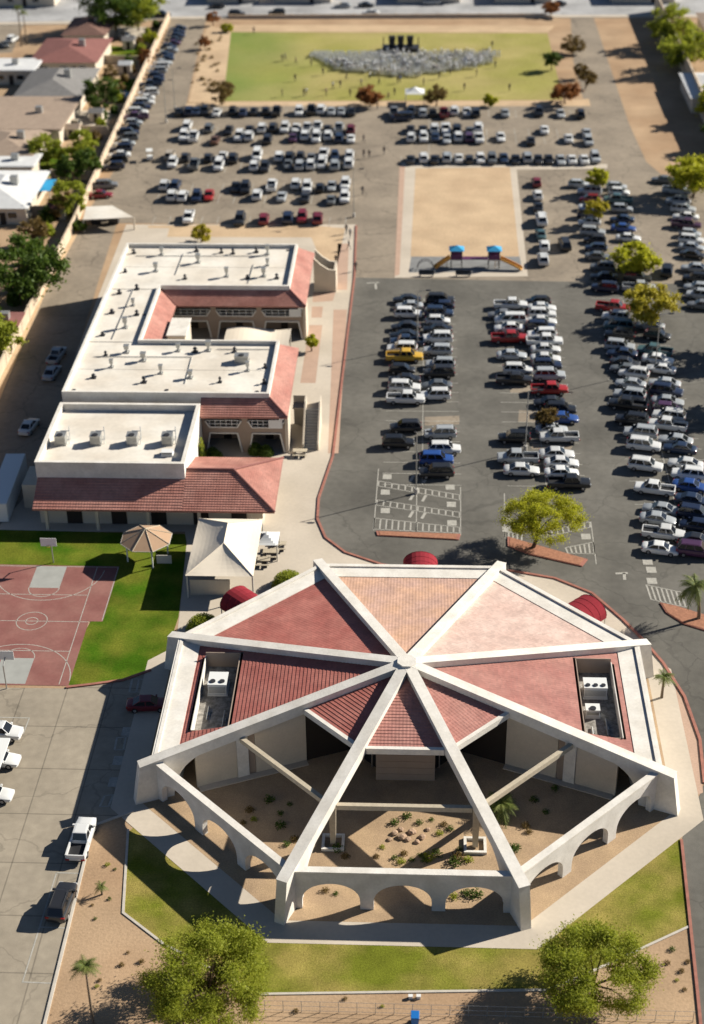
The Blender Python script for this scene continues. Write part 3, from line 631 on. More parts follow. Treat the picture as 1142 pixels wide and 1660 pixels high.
# ---- red tile skirts
def courses(name,TL,TR,BR,BL,par,step=.38,thick=.16,off=(SX,SY)):
    """sloping tiled plane between top edge TL-TR and bottom edge BL-BR, real overlapping courses"""
    TL,TR,BR,BL=[Vector(p)-Vector((off[0],off[1],0)) for p in (TL,TR,BR,BL)]
    n=max(2,int(((BL-TL).length+(BR-TR).length)/2/step)); b=MB(); up=Vector((0,0,1))
    for k in range(n):
        a,c=k/n,(k+1)/n
        p=[TL.lerp(BL,a)+up*.01,TL.lerp(BL,c)+up*.075,TR.lerp(BR,c)+up*.075,TR.lerp(BR,a)+up*.01]
        X=lambda q:(q.x if abs((TR-TL).x)>=abs((TR-TL).y) else q.y, (BL-TL).length*a)
        Y=lambda q:(q.x if abs((TR-TL).x)>=abs((TR-TL).y) else q.y, (BL-TL).length*c)
        b.face(p,0,[X(p[0]),Y(p[1]),Y(p[2]),X(p[3])])
        b.face([p[1],p[1]-up*.075,p[2]-up*.075,p[2]],0,[Y(p[1]),Y(p[1]),Y(p[2]),Y(p[2])])
    # underside slab
    b.face([TL-up*thick,TR-up*thick,BR-up*thick,BL-up*thick],0,[(0,0)]*4)
    b.face([BL+up*.07,BR+up*.07,BR-up*thick,BL-up*thick],0,[(0,0),(1,0),(1,0),(0,0)])
    return stuff(b.build(name,'tile_school',par,fix=False))
zT,zB=7.35,5.85
courses('tile_skirt',(-18.8,207,zT),(-18.8,223,zT),(-16.4,224.5,zB),(-16.4,204.6,zB),school)
courses('tile_skirt',(-37.4,207,zT),(-18.8,207,zT),(-16.4,204.6,zB),(-35.0,204.6,zB),school)
courses('tile_skirt',(-37.4,189,zT),(-37.4,207,zT),(-35.0,204.6,zB),(-35.0,189,zB),school)
courses('tile_skirt',(-18.8,173.5,zT),(-18.8,189,zT),(-16.4,191,zB),(-16.4,171.1,zB),school)
courses('tile_skirt',(-27.4,173.5,zT),(-18.8,173.5,zT),(-16.4,171.1,zB),(-27.4,171.1,zB),school)
for p,q in (((-18.8,207,zT+.1),(-16.4,204.6,zB+.1)),((-37.4,207,zT+.1),(-35,204.6,zB+.1)),((-18.8,173.5,zT+.1),(-16.4,171.1,zB+.1))):
    b=MB(); b.tube((p[0]-SX,p[1]-SY,p[2]),(q[0]-SX,q[1]-SY,q[2]),.13,n=8); b.build('ridge_tile',M['roof_redbrown'],school)
# ---- two-storey galleries facing the courtyards
def gallery(x0,x1,y,n,depth):
    g=[]
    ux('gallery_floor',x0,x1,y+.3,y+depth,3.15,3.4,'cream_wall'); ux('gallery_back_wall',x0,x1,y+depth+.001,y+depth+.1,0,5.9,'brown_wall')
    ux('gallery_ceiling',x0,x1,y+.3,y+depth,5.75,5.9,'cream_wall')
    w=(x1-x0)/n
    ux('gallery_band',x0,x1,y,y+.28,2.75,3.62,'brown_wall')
    for k in range(n+1):
        cx=x0+w*k; lo=max(x0,cx-.35); hi=min(x1,cx+.35)
        s0=0 if k==0 else 1; s1=0 if k==n else 1
        b=MB()   # hour-glass pillar: narrow at floor and eave, wide at the band
        for (za,wa,zb,wb) in ((0,.45,2.75,.95),(3.62,.95,4.5,.4),(4.5,.4,5.85,.35)):
            P=lambda ww,z:[(cx-ww*s0-SX,y-.02-SY,z),(cx+ww*s1-SX,y-.02-SY,z),(cx+ww*s1-SX,y+.27-SY,z),(cx-ww*s0-SX,y+.27-SY,z)]
            b.hexa(P(wa,za),P(wb,zb))
        b.build('gallery_pillar','brown_wall',school)
    for k in range(n):
        a=x0+w*k+.95; c=x0+w*(k+1)-.95
        b=MB()
        for q,r_ in (((a,y-.05,2.76),(c,y-.05,2.76)),((a,y-.05,2.76),(a-.5,y-.05,.05)),((c,y-.05,2.76),(c+.5,y-.05,.05)),((a,y-.05,3.6),(c,y-.05,3.6)),((a,y-.05,3.6),(a-.55,y-.05,4.5)),((c,y-.05,3.6),(c+.55,y-.05,4.5))):
            b.tube((q[0]-SX,q[1]-SY,q[2]),(r_[0]-SX,r_[1]-SY,r_[2]),.11,n=5)
        b.build('opening_trim','trim',school)
        b=MB()
        for zz in (4.02,4.5): b.tube((a-.45-SX,y+.1-SY,zz),(c+.45-SX,y+.1-SY,zz),.06,n=5)
        m=5
        for j in range(m+1): xx=a+(c-a)*j/m; b.tube((xx-SX,y+.1-SY,3.6),(xx-SX,y+.1-SY,4.5),.05,n=5)
        b.build('railing','metal_white',school)
        d=ux('door',(a+c)/2-.5,(a+c)/2+.5,y+depth-.06,y+depth-.001,3.4,5.5,'opening'); ux('door',(a+c)/2-.5,(a+c)/2+.5,y+depth-.06,y+depth-.001,0,2.1,'opening')
        for sx in (-1.9,1.9): ux('window',(a+c)/2+sx-.6,(a+c)/2+sx+.6,y+depth-.05,y+depth-.001,4.3,5.4,'dark_glass')
gallery(-36.6,-16.7,206.3,3,3.5); gallery(-27.4,-16.6,172.7,2,3.6)
ux('gallery_end_wall',-16.95,-16.55,206.2,209.9,0,5.8,'cream_wall'); ux('gallery_end_wall',-16.9,-16.5,172.6,176.3,0,5.8,'cream_wall')
# white plant screens on the gallery corners
for y in (206.1,172.5):
    b=MB(); b.box(-18.9-SX,-17.2-SX,y-.25-SY,y-.06-SY,3.7,4.9); b.box(-17.6-SX,-17.0-SX,y-.26-SY,y-.05-SY,4.901,6.0); b.build('screen_panel','metal_white',school)
# ---- lift tower and shade sail in the north court
ux('lift_tower',-34.6,-32.2,193.5,199,0,6.3,'cream_wall'); ux('tower_cap',-34.75,-32.05,193.35,199.15,6.302,6.5,'white_wall'); ux('tower_cap',-32.0,-29.8,192.5,196,0,4.6,'cream_wall')
b=MB(); n=14
for i in range(n):
    for j in range(6):
        def q(i,j):
            u_=i/n; v_=j/6; return (-27.6+9.2*u_-SX, 197+6.0*v_-SY, 3.2+.25*math.sin(u_*math.pi*2)+.15*math.sin(v_*math.pi))
        b.face([q(i,j),q(i+1,j),q(i+1,j+1),q(i,j+1)])
o=b.build('shade_sail','canvas_white',school)
for x in (-27.4,-18.6):
    for y in (197.2,202.8): b=MB(); b.tube((x-SX,y-SY,0),(x-SX,y-SY,3.25),.09); b.build('sail_post','post',school)
# ---- lower hall with its own parapet
LP=[L(-45,157.3),L(-27.4,157.3),L(-27.4,172.3),L(-45,172.3)]; li=offset_poly(LP,.35)
b=MB(); b.prism(li,5.9,6.2); hall=b.build('hall_roof','roof_white',school)
b=MB(); b.ring(LP,li,0,7.0); b.build('hall_wall','white_wall',school)
b=MB(); b.ring([(p[0],p[1]) for p in offset_poly(LP,-.06)],offset_poly(LP,.42),7.002,7.1); b.build('coping','white_wall',school)
ux('gutter_gap_roof',-44.9,-27.5,172.4,173.4,0,5.6,'metal_grey')
# ---- hipped tile roof across the south front
courses('tile_roof',(-44.9,157.28,5.0),(-27.4,157.28,5.0),(-27.4,153.3,3.0),(-44.9,153.3,3.0),school)
courses('tile_roof',(-27.39,158.5,5.6),(-21.8,158.5,5.6),(-16.6,153.3,3.0),(-27.39,153.3,3.0),school)
courses('tile_roof',(-21.8,158.5,5.6),(-21.8,158.51,5.6),(-16.6,166,3.0),(-16.6,153.3,3.0),school)
courses('tile_roof',(-27.38,158.5,5.6),(-21.8,158.5,5.6),(-16.6,165.99,3.0),(-27.38,165.99,3.0),school)
for p,q in (((-27.4,158.5,5.7),(-21.8,158.5,5.7)),((-21.8,158.5,5.7),(-16.6,153.3,3.1)),((-21.8,158.5,5.7),(-16.6,166,3.1))):
    b=MB(); b.tube((p[0]-SX,p[1]-SY,p[2]),(q[0]-SX,q[1]-SY,q[2]),.14,n=8); b.build('ridge_tile',M['roof_redbrown'],school)
ux('wall',-44.6,-18.2,155.2,157.29,0,3.4,'cream_wall'); ux('wall',-27.3,-18.2,157.3,164.6,0,3.3,'cream_wall')
for x in (-40.5,-35.2,-30.5,-25.5,-21): d=ux('door',x-.9,x+.9,155.12,155.198,0,2.2,'opening')
for x in (-43.5,-37.5,-31.5,-25.5,-19.5): ux('veranda_post',x-.18,x+.18,153.7,154.06,0,3.0,'cream_wall')
ux('west_annex',-47.3,-45.05,158.5,163,0,3.2,'cream_wall')
# ---- stair towers on the east side
b=MB(); y=223.2; pts=[(-16.5,0),(-13.1,0),(-13.1,3.6),(-14.2,3.7),(-15.4,4.5),(-16.5,5.6)]
b.hexa([(p[0]-SX,y-SY,p[1]) for p in pts],[(p[0]-SX,y+.3-SY,p[1]) for p in pts]); b.build('stair_wall','cream_wall',school)
b=MB(); pts=[(-16.5,0),(-13.1,0),(-13.1,3.6),(-14.2,3.7),(-15.4,4.5),(-16.5,5.6)]
b.hexa([(p[0]-SX,226.6-SY,p[1]) for p in pts],[(p[0]-SX,226.9-SY,p[1]) for p in pts]); b.build('stair_wall','cream_wall',school)
ux('stair_wall',-13.4,-13.1,223.51,226.59,0,3.6,'cream_wall')
def flight(x0,x1,yt,yb,zt_,n):
    for k in range(n):
        z=zt_*(n-k)/n; y0=yt+(yb-yt)*k/n; y1=yt+(yb-yt)*(k+1)/n
        ux('step',x0,x1,min(y0,y1),max(y0,y1),max(0,z-.3),z,'concrete_grey')
flight(-14.6,-13.0,178.6,173.6,3.3,14)
ux('stair_landing',-16.4,-13.0,178.62,180.4,3.1,3.3,'concrete')
for x in (-14.85,-12.98):
    b=MB(); pts=[(173.3,0),(173.3,.9),(178.6,4.3),(180.4,4.3),(180.4,0)]
    b.hexa([(x-SX,p[0]-SY,p[1]) for p in pts],[(x+.2-SX,p[0]-SY,p[1]) for p in pts]); b.build('stair_wall','cream_wall',school)
ux('stair_wall',-16.4,-14.86,180.2,180.45,0,4.3,'cream_wall')
# ---- rooftop vents: a curb, a stem and a hooded box
def vent(px,py,z,h,w,par,kind=0):
    p=at(px,py,z+h/2); x,y=p.x-SX,p.y-SY; b=MB()
    b.box(x-w*.6,x+w*.6,y-w*.6,y+w*.6,z+.002,z+.15)
    if kind==0:
        b.tube((x,y,z+.15),(x,y,z+h*.55),w*.32,n=8); b.hexa([(x-w*.5,y-w*.5,z+h*.55),(x+w*.5,y-w*.5,z+h*.55),(x+w*.5,y+w*.5,z+h*.55),(x-w*.5,y+w*.5,z+h*.55)],[(x-w*.55,y-w*.55,z+h),(x+w*.55,y-w*.55,z+h),(x+w*.55,y+w*.55,z+h),(x-w*.55,y+w*.55,z+h)])
        b.box(x-w*.62,x+w*.62,y-w*.62,y+w*.62,z+h+.001,z+h+.06)
    else:
        b.tube((x,y,z+.15),(x,y,z+h*.7),w*.3,n=8); b.tube((x,y,z+h*.7),(x,y,z+h),w*.55,w*.25,n=10)
    o=b.build('vent','metal_grey' if kind==0 else 'metal_dark',par)
S1=2.115
for x,y,k in ((375,100,1),(470,100,0),(590,92,1),(675,97,1),(715,100,1),(795,95,1),(833,95,0),(450,155,0),(595,125,0),(833,138,0),(345,165,1),(693,172,0),(765,187,1),(820,172,0),(865,185,1),(550,187,1),
  (385,222,1),(325,238,1),(372,275,0),(300,305,1),(385,310,1),(345,345,0),(268,382,1),(350,435,0),(278,450,1),(407,462,0),(298,485,0),(237,527,1),(527,430,0),(585,437,1),(630,425,0),(720,437,1),(765,495,0),(825,492,1),(467,505,0),(568,522,0),(410,540,1),(670,540,1),(822,545,1)):
    vj=random.Random(x*7+y); vent(40+x/S1,360+y/S1,ZR,(1.35 if k==0 else .75)*vj.uniform(.75,1.15),(.55 if k==0 else .5)*vj.uniform(.75,1.15),roof,k)
for x0,y0,x1,y1 in ((-43,219,-23,219.2),(-41.5,190,-41.3,206),(-43,184.5,-30,184.6),(-30,184.6,-29.9,177),(-27,187,-20,187.1),(-36,212,-35.9,220),(-25,209,-24.9,216)):
    b=MB(); b.tube((x0-SX,y0-SY,ZR+.1),(x1-SX,y1-SY,ZR+.1),.05,n=5); b.build('conduit','metal_grey',roof)
for x,y in ((-43.8,221.5),(-30,208.3),(-20.2,221.6),(-43.8,175),(-32,175.2),(-20.5,175),(-38.4,198)):
    b=MB(); b.tube((x-SX,y-SY,ZR+.002),(x-SX,y-SY,ZR+.05),.28,n=10); b.build('drain','metal_dark',roof)
p=at(40+745/S1,360+467/S1,ZR+.5); rooftop_unit(p.x-SX,p.y-SY,1.8,1.2,1.0,ZR+.002,'rooftop_cooler',roof,1,'metal_grey')
for x in (125,245,370,490):
    p=at(40+x/S1,600+235/S1,6.2+.6); rooftop_unit(p.x-SX,p.y-SY,1.25,1.3,1.2,6.203,'rooftop_cooler',hall,1,'metal_grey')
    b=MB()
    for dx,dy in ((.9,.9),(1.0,-.2)): b.tube((p.x-SX+dx,p.y-SY+dy,6.2),(p.x-SX+dx,p.y-SY+dy,8.0 if dx<1 else 7.3),.06,n=6)
    b.tube((p.x-SX+.9,p.y-SY+.9,7.4),(p.x-SX-.2,p.y-SY+.9,7.4),.06,n=6); b.build('pipe','metal_white',hall)
p=at(40+490/S1,600+285/S1,6.4); rooftop_unit(p.x-SX,p.y-SY,1.3,.9,.5,6.203,'rooftop_cooler',hall,0,'metal_white')
# ================================================================= VEHICLES
def loft(b,st,mi=0):
    """body hull from stations (x, zbot, ztop, halfwidth)"""
    rings=[]
    for x,zb,z,w in st:
        h=[(w*.9,zb),(w,zb+.13),(w,zb+(z-zb)*.6),(w*.965,z-.07),(w*.84,z),(w*.4,z+.025)]
        rings.append([(x,y,zz) for y,zz in h]+[(x,-y,zz) for y,zz in reversed(h)])
    n=len(rings[0]); i=len(b.v)
    for r in rings: b.v+=r
    for s in range(len(rings)-1):
        for k in range(n):
            j=(k+1)%n; b.f.append((i+s*n+k,i+s*n+j,i+(s+1)*n+j,i+(s+1)*n+k)); b.m.append(mi)
    b.f.append(tuple(i+k for k in range(n))); b.m.append(mi)
    b.f.append(tuple(i+(len(rings)-1)*n+k for k in reversed(range(n)))); b.m.append(mi)
def pane(q,shrink,off,lower=0.0):
    q=[Vector(p) for p in q]; c=sum(q,Vector())/len(q); nrm=(q[1]-q[0]).cross(q[-1]-q[0]).normalized()
    return [c+(p-c)*shrink+nrm*off for p in q]
KINDS={ # length, halfwidth, stations, greenhouse (xb_front, xt_front, xt_rear, xb_rear), belt z, roof z
 'sedan':dict(L=4.75,w=.92,st=[(2.36,.34,.60,.66),(2.2,.24,.70,.84),(1.5,.2,.80,.92),(.95,.2,.88,.92),(-1.0,.2,.92,.92),(-1.6,.2,.95,.92),(-2.2,.25,.92,.85),(-2.37,.36,.78,.70)],gh=(1.12,.38,-.85,-1.72),zb=.90,zr=1.43,ax=1.42),
 'hatchback':dict(L=4.2,w=.89,st=[(2.08,.34,.62,.66),(1.95,.24,.74,.82),(1.3,.2,.84,.89),(.9,.2,.92,.89),(-1.5,.2,.96,.89),(-1.95,.25,.95,.84),(-2.08,.36,.82,.72)],gh=(1.15,.42,-1.35,-1.95),zb=.93,zr=1.50,ax=1.28),
 'SUV':dict(L=4.75,w=.96,st=[(2.36,.42,.72,.72),(2.22,.32,.90,.88),(1.5,.28,1.0,.96),(1.0,.28,1.06,.96),(-1.7,.28,1.10,.96),(-2.25,.32,1.10,.92),(-2.37,.45,.95,.80)],gh=(1.22,.55,-1.85,-2.27),zb=1.06,zr=1.74,ax=1.42),
 'van':dict(L=5.0,w=.98,st=[(2.5,.40,.75,.74),(2.3,.30,.95,.90),(1.75,.26,1.05,.98),(1.3,.26,1.10,.98),(-2.0,.26,1.12,.98),(-2.4,.30,1.12,.94),(-2.5,.45,1.0,.85)],gh=(1.75,.85,-2.15,-2.42),zb=1.08,zr=1.85,ax=1.5),
 'pickup':dict(L=5.6,w=.98,st=[(2.8,.48,.80,.74),(2.65,.38,.98,.90),(1.9,.34,1.06,.98),(1.4,.34,1.10,.98),(-.75,.34,1.12,.98),(-.8,.34,.74,.98),(-2.72,.38,.74,.95),(-2.8,.48,.70,.86)],gh=(1.55,.9,-.42,-.74),zb=1.09,zr=1.82,ax=1.75),
}
MESH={}
def car_meshes(kind):
    K=KINDS[kind]; w=K['w']; xf,tf,tr,xr=K['gh']; zb,zr=K['zb'],K['zr']; wb=w*.86; wt=w*.70; d={}
    b=MB(); loft(b,K['st'])
    # greenhouse: painted frame with a crowned roof
    bot=[(xf,wb*.95,zb-.02),(xf,-wb*.95,zb-.02),(xr,-wb*.95,zb),(xr,wb*.95,zb)]; top=[(tf,wt,zr-.03),(tf,-wt,zr-.03),(tr,-wt,zr-.03),(tr,wt,zr-.03)]
    for q in ([bot[0],bot[1],top[1],top[0]],[bot[2],bot[3],top[3],top[2]],[bot[3],bot[0],top[0],top[3]],[bot[1],bot[2],top[2],top[1]]): b.face(q)
    r2=[(tf-.12,wt*.72,zr),(tf-.12,-wt*.72,zr),(tr+.12,-wt*.72,zr),(tr+.12,wt*.72,zr)]
    for k in range(4): j=(k+1)%4; b.face([top[k],top[j],r2[j],r2[k]])
    b.face(r2)
    if kind=='pickup':
        for s in (1,-1):
            y0,y1=sorted((s*w*.80,s*w*.965)); b.box(-2.74,-.76,y0,y1,.70,1.13)
        b.box(-2.78,-2.66,-w*.80,w*.80,.70,1.12)
    if kind in ('SUV','van'):
        for s in (1,-1): b.tube((tf-.3,s*wt*.86,zr+.05),(tr+.2,s*wt*.86,zr+.05),.025,n=5)
    for s in (1,-1): b.box(xf-.32,xf-.12,min(s*wb,s*(w+.14)),max(s*wb,s*(w+.14)),zb+.02,zb+.16)   # mirrors
    d['body']=b.mesh(kind+'_body',['car_paint'],smooth=True)
    def glass(qs,name):
        g=MB()
        for q in qs: g.face(q)
        return g.mesh(name,['dark_glass'],fix=False)
    d['windshield']=glass([pane([bot[0],top[0],top[1],bot[1]],.90,.012)],'windshield')
    d['rear_window']=glass([pane([bot[2],top[2],top[3],bot[3]],.86,.012)],'rear_window')
    for s in (1,-1):
        i0,i1=(3,0) if s==1 else (1,2)
        B0,B1,T1,T0=[Vector(p) for p in (bot[3],bot[0],top[0],top[3])]
        m=.54 if kind!='pickup' else .5
        out=[]
        n_=3 if kind in('SUV','van') else 2
        cuts=[0,m,1] if n_==2 else [0,.27,.63,1]
        for a,c in zip(cuts[:-1],cuts[1:]):
            q=[B0.lerp(B1,a),B0.lerp(B1,c),T0.lerp(T1,c),T0.lerp(T1,a)]
            q=pane(q,.86,-.014)
            if s==-1: q=[Vector((p.x,-p.y,p.z)) for p in reversed(q)]
            out.append(q)
        d['side_window'+('L' if s==1 else 'R')]=glass(out,'side_window')
    if kind=='pickup':
        g=MB(); g.box(-2.65,-.80,-w*.79,w*.79,.765,.79); d['bed']=g.mesh('bed',['car_trim'])
    x0=K['st'][1]; x9=K['st'][-2]
    for s in (1,-1):
        g=MB(); y0,y1=sorted((s*x0[3]*.55,s*x0[3]*.97)); g.box(x0[0]-.05,x0[0]+.10,y0,y1,x0[2]-.20,x0[2]-.06); d['headlight%d'%s]=g.mesh('headlight',['lamp_clear'])
        g=MB(); y0,y1=sorted((s*x9[3]*.6,s*x9[3]*.98)); g.box(x9[0]-.13,x9[0]+.05,y0,y1,x9[2]-.24,x9[2]-.08); d['taillight%d'%s]=g.mesh('taillight',['lamp_red'])
    return d
def wheel_mesh():
    g=MB(); g.tube((0,-.11,0),(0,.11,0),.33,n=16,mi=0); g.tube((0,.05,0),(0,.118,0),.2,.19,n=12,mi=1); g.tube((0,-.118,0),(0,-.05,0),.19,.2,n=12,mi=1)
    return g.mesh('wheel',['rubber_tyre','rim'])
WHEEL=wheel_mesh()
for k in KINDS: MESH[k]=car_meshes(k)
PAINT={'white':[(.74,.74,.72),(.68,.68,.66)],'silver':[(.42,.44,.45),(.36,.38,.39)],'grey':[(.13,.14,.145),(.18,.185,.19)],'black':[(.012,.013,.015),(.022,.023,.026)],'dark red':[(.16,.008,.016),(.20,.012,.02)],'red':[(.36,.02,.018)],'blue':[(.02,.07,.26)],'navy':[(.012,.022,.055),(.018,.035,.075)],'yellow':[(.60,.36,.04)],'beige':[(.42,.36,.28)],'brown':[(.12,.055,.03)],'purple':[(.07,.025,.07)],'teal':[(.06,.12,.13)]}
CODE={'w':'white','s':'silver','g':'grey','k':'black','m':'dark red','r':'red','b':'blue','n':'navy','y':'yellow','t':'beige','o':'brown','p':'purple','a':'teal'}
rc=random.Random(11)
NCAR=0
def car(x,y,rz,colr,kind,label,group,near=True):
    global NCAR; NCAR+=1
    K=KINDS[kind]; me=MESH[kind]; name={'sedan':'parked_sedan','hatchback':'parked_hatchback','SUV':'parked_suv','van':'parked_van','pickup':'parked_pickup'}[kind]
    o=thing(name,label,'pickup' if kind=='pickup' else 'van' if kind=='van' else 'car',(x,y,.028),rz,group); q_=.91*rc.uniform(.96,1.04); o.scale=(q_,q_,q_)
    base=rc.choice(PAINT[colr]); j=rc.uniform(.9,1.1)
    for part in me:
        if not near and (part.startswith('head') or part.startswith('tail')): continue
        pn=part.rstrip('LR1-') if part[0] in 'sht' else part
        p=put(pn if pn else part,me[part],o)
        if part=='body': p.color=(*[min(.9,c*j) for c in base],1)
    for sx in (1,-1):
        for sy in (1,-1): put('wheel',WHEEL,o,(sx*K['ax'],sy*(K['w']-.10),.33))
    return o
KW=(('sedan',.50),('SUV',.28),('hatchback',.13),('pickup',.08),('van',.01))
def pick():
    t=rc.random()
    for k,w in KW:
        t-=w
        if t<0: return k
    return 'sedan'
def fill(cars,lo=4.6,hi=9.0):
    """close single-stall gaps in a nose-to-kerb column"""
    out=[cars[0]]
    for a,c in zip(cars[:-1],cars[1:]):
        g=(at(a[0],a[1],.8)-at(c[0],c[1],.8)).length
        if lo<g<hi:
            n=int(g/3.0)
            for k in range(1,n): out.append((a[0]+(c[0]-a[0])*k/n,a[1]+(c[1]-a[1])*k/n,rc.choice('wskgnws')))
        out.append(c)
    return out
def row(cars,heading,phrase,group,jitter=2.5,near=True,vary=None):
    """cars: (px, py, colour code, optional kind); labelled by their place in the row"""
    for k,c in enumerate(cars):
        px,py,cc=c[:3]; kind=c[3] if len(c)>3 else pick()
        p=at(px,py,.8); h=heading(k) if callable(heading) else heading
        rz=R(h+rc.uniform(-jitter,jitter))
        car(p.x,p.y,rz,CODE[cc],kind,'%s %s, %s %s'%(CODE[cc],kind,ordn(k),phrase),group,near)
P_,V_,S_,D_,H_='pickup','van','SUV','sedan','hatchback'
flip=lambda a,b:(lambda k:a if rc.random()<.6 else b)
NS=flip(90,-90)
gf='cars in the far lot by the sports field'
row([(290,179,'k'),(307,179,'n',S_),(319,178,'n'),(333,178,'k'),(352,180,'w'),(378,178,'k',S_),(394,180,'n'),(412,178,'k'),(431,178,'k'),(449,179,'k'),(485,179,'w',S_),(505,177,'k',P_),(521,176,'w',S_),(537,178,'s'),(554,178,'s'),(570,179,'k')],NS,'from the left in the left row along the field edge',gf,near=False)
row([(304,202,'w',V_),(339,206,'g',S_),(371,209,'k'),(405,208,'k'),(425,206,'w',S_),(443,205,'k'),(462,206,'w',S_),(480,205,'w'),(498,206,'w'),(515,204,'w',P_),(531,207,'k'),(550,206,'s'),(569,208,'m')],NS,'from the left, upper line of second left row below field',gf,near=False)
row([(298,219,'w'),(314,220,'w'),(349,225,'o'),(388,219,'w',S_),(404,219,'w'),(434,224,'k',S_),(475,221,'p'),(495,218,'w',S_),(513,221,'w',V_),(532,218,'w',S_),(550,222,'n'),(569,222,'w')],NS,'from the left, lower line of second left row below field',gf,near=False)
row([(276,250,'t',S_),(301,253,'k'),(338,254,'k'),(361,251,'w'),(378,255,'k'),(417,250,'w',V_),(453,252,'w',S_),(470,253,'k'),(487,253,'k'),(505,254,'g'),(525,248,'w',P_),(543,250,'n'),(567,249,'w')],NS,'from the left, upper line of third left row below field',gf,near=False)
row([(280,262,'w',S_),(315,265,'g',P_),(355,266,'w'),(412,267,'w',S_),(429,269,'k'),(467,264,'g'),(486,266,'s',S_),(504,265,'w'),(522,263,'w',V_),(543,266,'s'),(566,263,'w',S_)],NS,'from the left, lower line of third left row below field',gf,near=False)
row([(267,298,'w',S_),(285,298,'n'),(382,301,'k'),(398,303,'k'),(441,299,'w',P_),(480,296,'w',S_),(498,302,'w',S_),(519,302,'k'),(538,299,'s'),(560,297,'w',S_)],NS,'from the left, upper line of fourth left row below field',gf,near=False)
row([(279,315,'w'),(297,316,'w'),(319,317,'n',S_),(339,314,'r'),(417,314,'w',S_),(457,316,'s'),(495,318,'k'),(537,321,'g'),(559,318,'w')],NS,'from the left, lower line of fourth left row below field',gf,near=False)
row([(306,350,'w',P_),(389,354,'k'),(428,353,'m'),(467,351,'n',S_),(490,350,'m',S_),(515,352,'m')],NS,'from the left in the sparse row behind the school',gf,near=False)
row([(639,181,'g'),(667,179,'k'),(686,181,'s'),(702,181,'k'),(720,182,'m'),(737,178,'w',S_),(757,179,'w'),(772,181,'k'),(819,181,'s'),(874,180,'k',S_),(909,182,'s'),(941,183,'k',S_)],NS,'from the left in the right row along the field edge',gf,near=False)
row([(666,207,'k'),(686,208,'k'),(705,207,'w'),(723,207,'w',P_),(741,208,'k'),(762,210,'g'),(776,205,'w'),(883,208,'w'),(951,213,'s')],NS,'from the left, upper line of middle row above playground',gf,near=False)
row([(667,221,'w'),(687,221,'w',S_),(706,220,'n'),(725,223,'s'),(743,220,'w',S_),(760,221,'p'),(777,222,'w'),(812,220,'w'),(861,226,'k'),(922,222,'w'),(954,227,'s',S_)],NS,'from the left, lower line of middle row above playground',gf,near=False)
row([(666,256,'k'),(687,254,'w',S_),(705,256,'k'),(725,254,'s'),(744,254,'w'),(761,256,'k'),(779,255,'w'),(798,256,'g'),(817,254,'n'),(836,256,'k'),(855,254,'s',S_),(873,256,'k'),(890,256,'k'),(909,257,'s'),(927,256,'w'),(947,256,'w'),(965,254,'s',S_)],NS,'from the left in the row along the playground top edge',gf,near=False)
# along the west wall
wallc='nnnkpnsnnswsnnnkwwwnwpskngsnwkn'
n=31
row([(289-105*k/(n-1)-6*math.sin(math.pi*k/(n-1)),0,c) for k,c in enumerate(wallc)],0,'',None) if False else None
for k,c in enumerate(wallc):
    y=377.5-(377.5-279)*k/(n-1); x=-58.9+1.5*k/(n-1)+rc.uniform(-.3,.3); kd=pick()
    car(x,y,R(rc.choice((8,188))+rc.uniform(-3,3)),CODE[c],kd,'%s %s, %s from the street in the row along the west wall'%(CODE[c],kd,ordn(k)),'cars along the west wall',False)
p=at(172,298,.8); car(p.x,p.y,R(10),'grey','SUV','grey SUV beside the bin enclosure, nearest the west wall','cars along the west wall',False)
p=at(163,313,.8); car(p.x,p.y,R(5),'dark red','sedan','dark red sedan in front of the bin enclosure','cars along the west wall',False)
# beside the playground
row([(870,293,'m',H_),(872,314,'w'),(873,333,'k'),(878,354,'w'),(877,377,'a'),(883,396,'w'),(881,418,'w')],90,'from the top in the line right of the playground','cars beside the playground',3,False)
p=at(916,393,.9); car(p.x,p.y,R(95),'black','van','black van standing in the aisle right of the playground','cars beside the playground',False)
p=at(652,189,.8); car(p.x,p.y,R(183),'navy','van','navy van driving along the aisle below the field','moving cars',False)
p=at(1082,436,.8); car(p.x,p.y,R(80),'black','SUV','black SUV driving the aisle beside the yellow trees','moving cars',False)
gn='cars in the near lot'
row([(660,483,'k'),(664,493,'s'),(662,506,'w',S_),(658,527,'k'),(656,541,'k'),(660,552,'n'),(652,563,'w',S_),(656,576,'y',P_),(652,596,'k'),(656,613,'k'),(656,626,'w',S_),(658,644,'w'),(658,690,'k',S_),(646,715,'k')],flip(0,180),'from the top in the left line of the near left block',gn)
row([(714,484,'k'),(716,494,'n'),(712,505,'n'),(710,517,'w'),(710,531,'k'),(710,546,'w',S_),(710,566,'s',S_),(714,588,'s'),(712,602,'k',S_),(708,622,'g'),(706,638,'w'),(714,700,'s'),(721,725,'w',S_),(708,742,'b'),(708,763,'k')],flip(0,180),'from the top in the right line of the near left block',gn)
row([(828,492,'w',P_),(814,507,'g'),(828,517,'w'),(826,529,'w'),(826,546,'r',P_),(830,573,'s'),(840,597,'w',S_),(834,613,'k',P_),(834,707,'k'),(840,740,'s',P_),(846,759,'w')],flip(0,180),'from the top in the left line of the near middle block',gn)
row([(873,486,'k'),(879,496,'w'),(879,507,'w'),(879,518,'w'),(877,528,'n'),(879,540,'w',S_),(883,551,'w'),(885,563,'w'),(885,578,'w'),(887,590,'n'),(891,606,'s'),(891,629,'r',P_),(891,649,'k'),(909,661,'k'),(911,675,'b'),(895,693,'s'),(907,706,'w',P_),(903,733,'w'),(911,747,'w'),(911,763,'w'),(923,781,'k')],flip(0,180),'from the top in the right line of the near middle block',gn)
gr='cars in the right-hand lot'
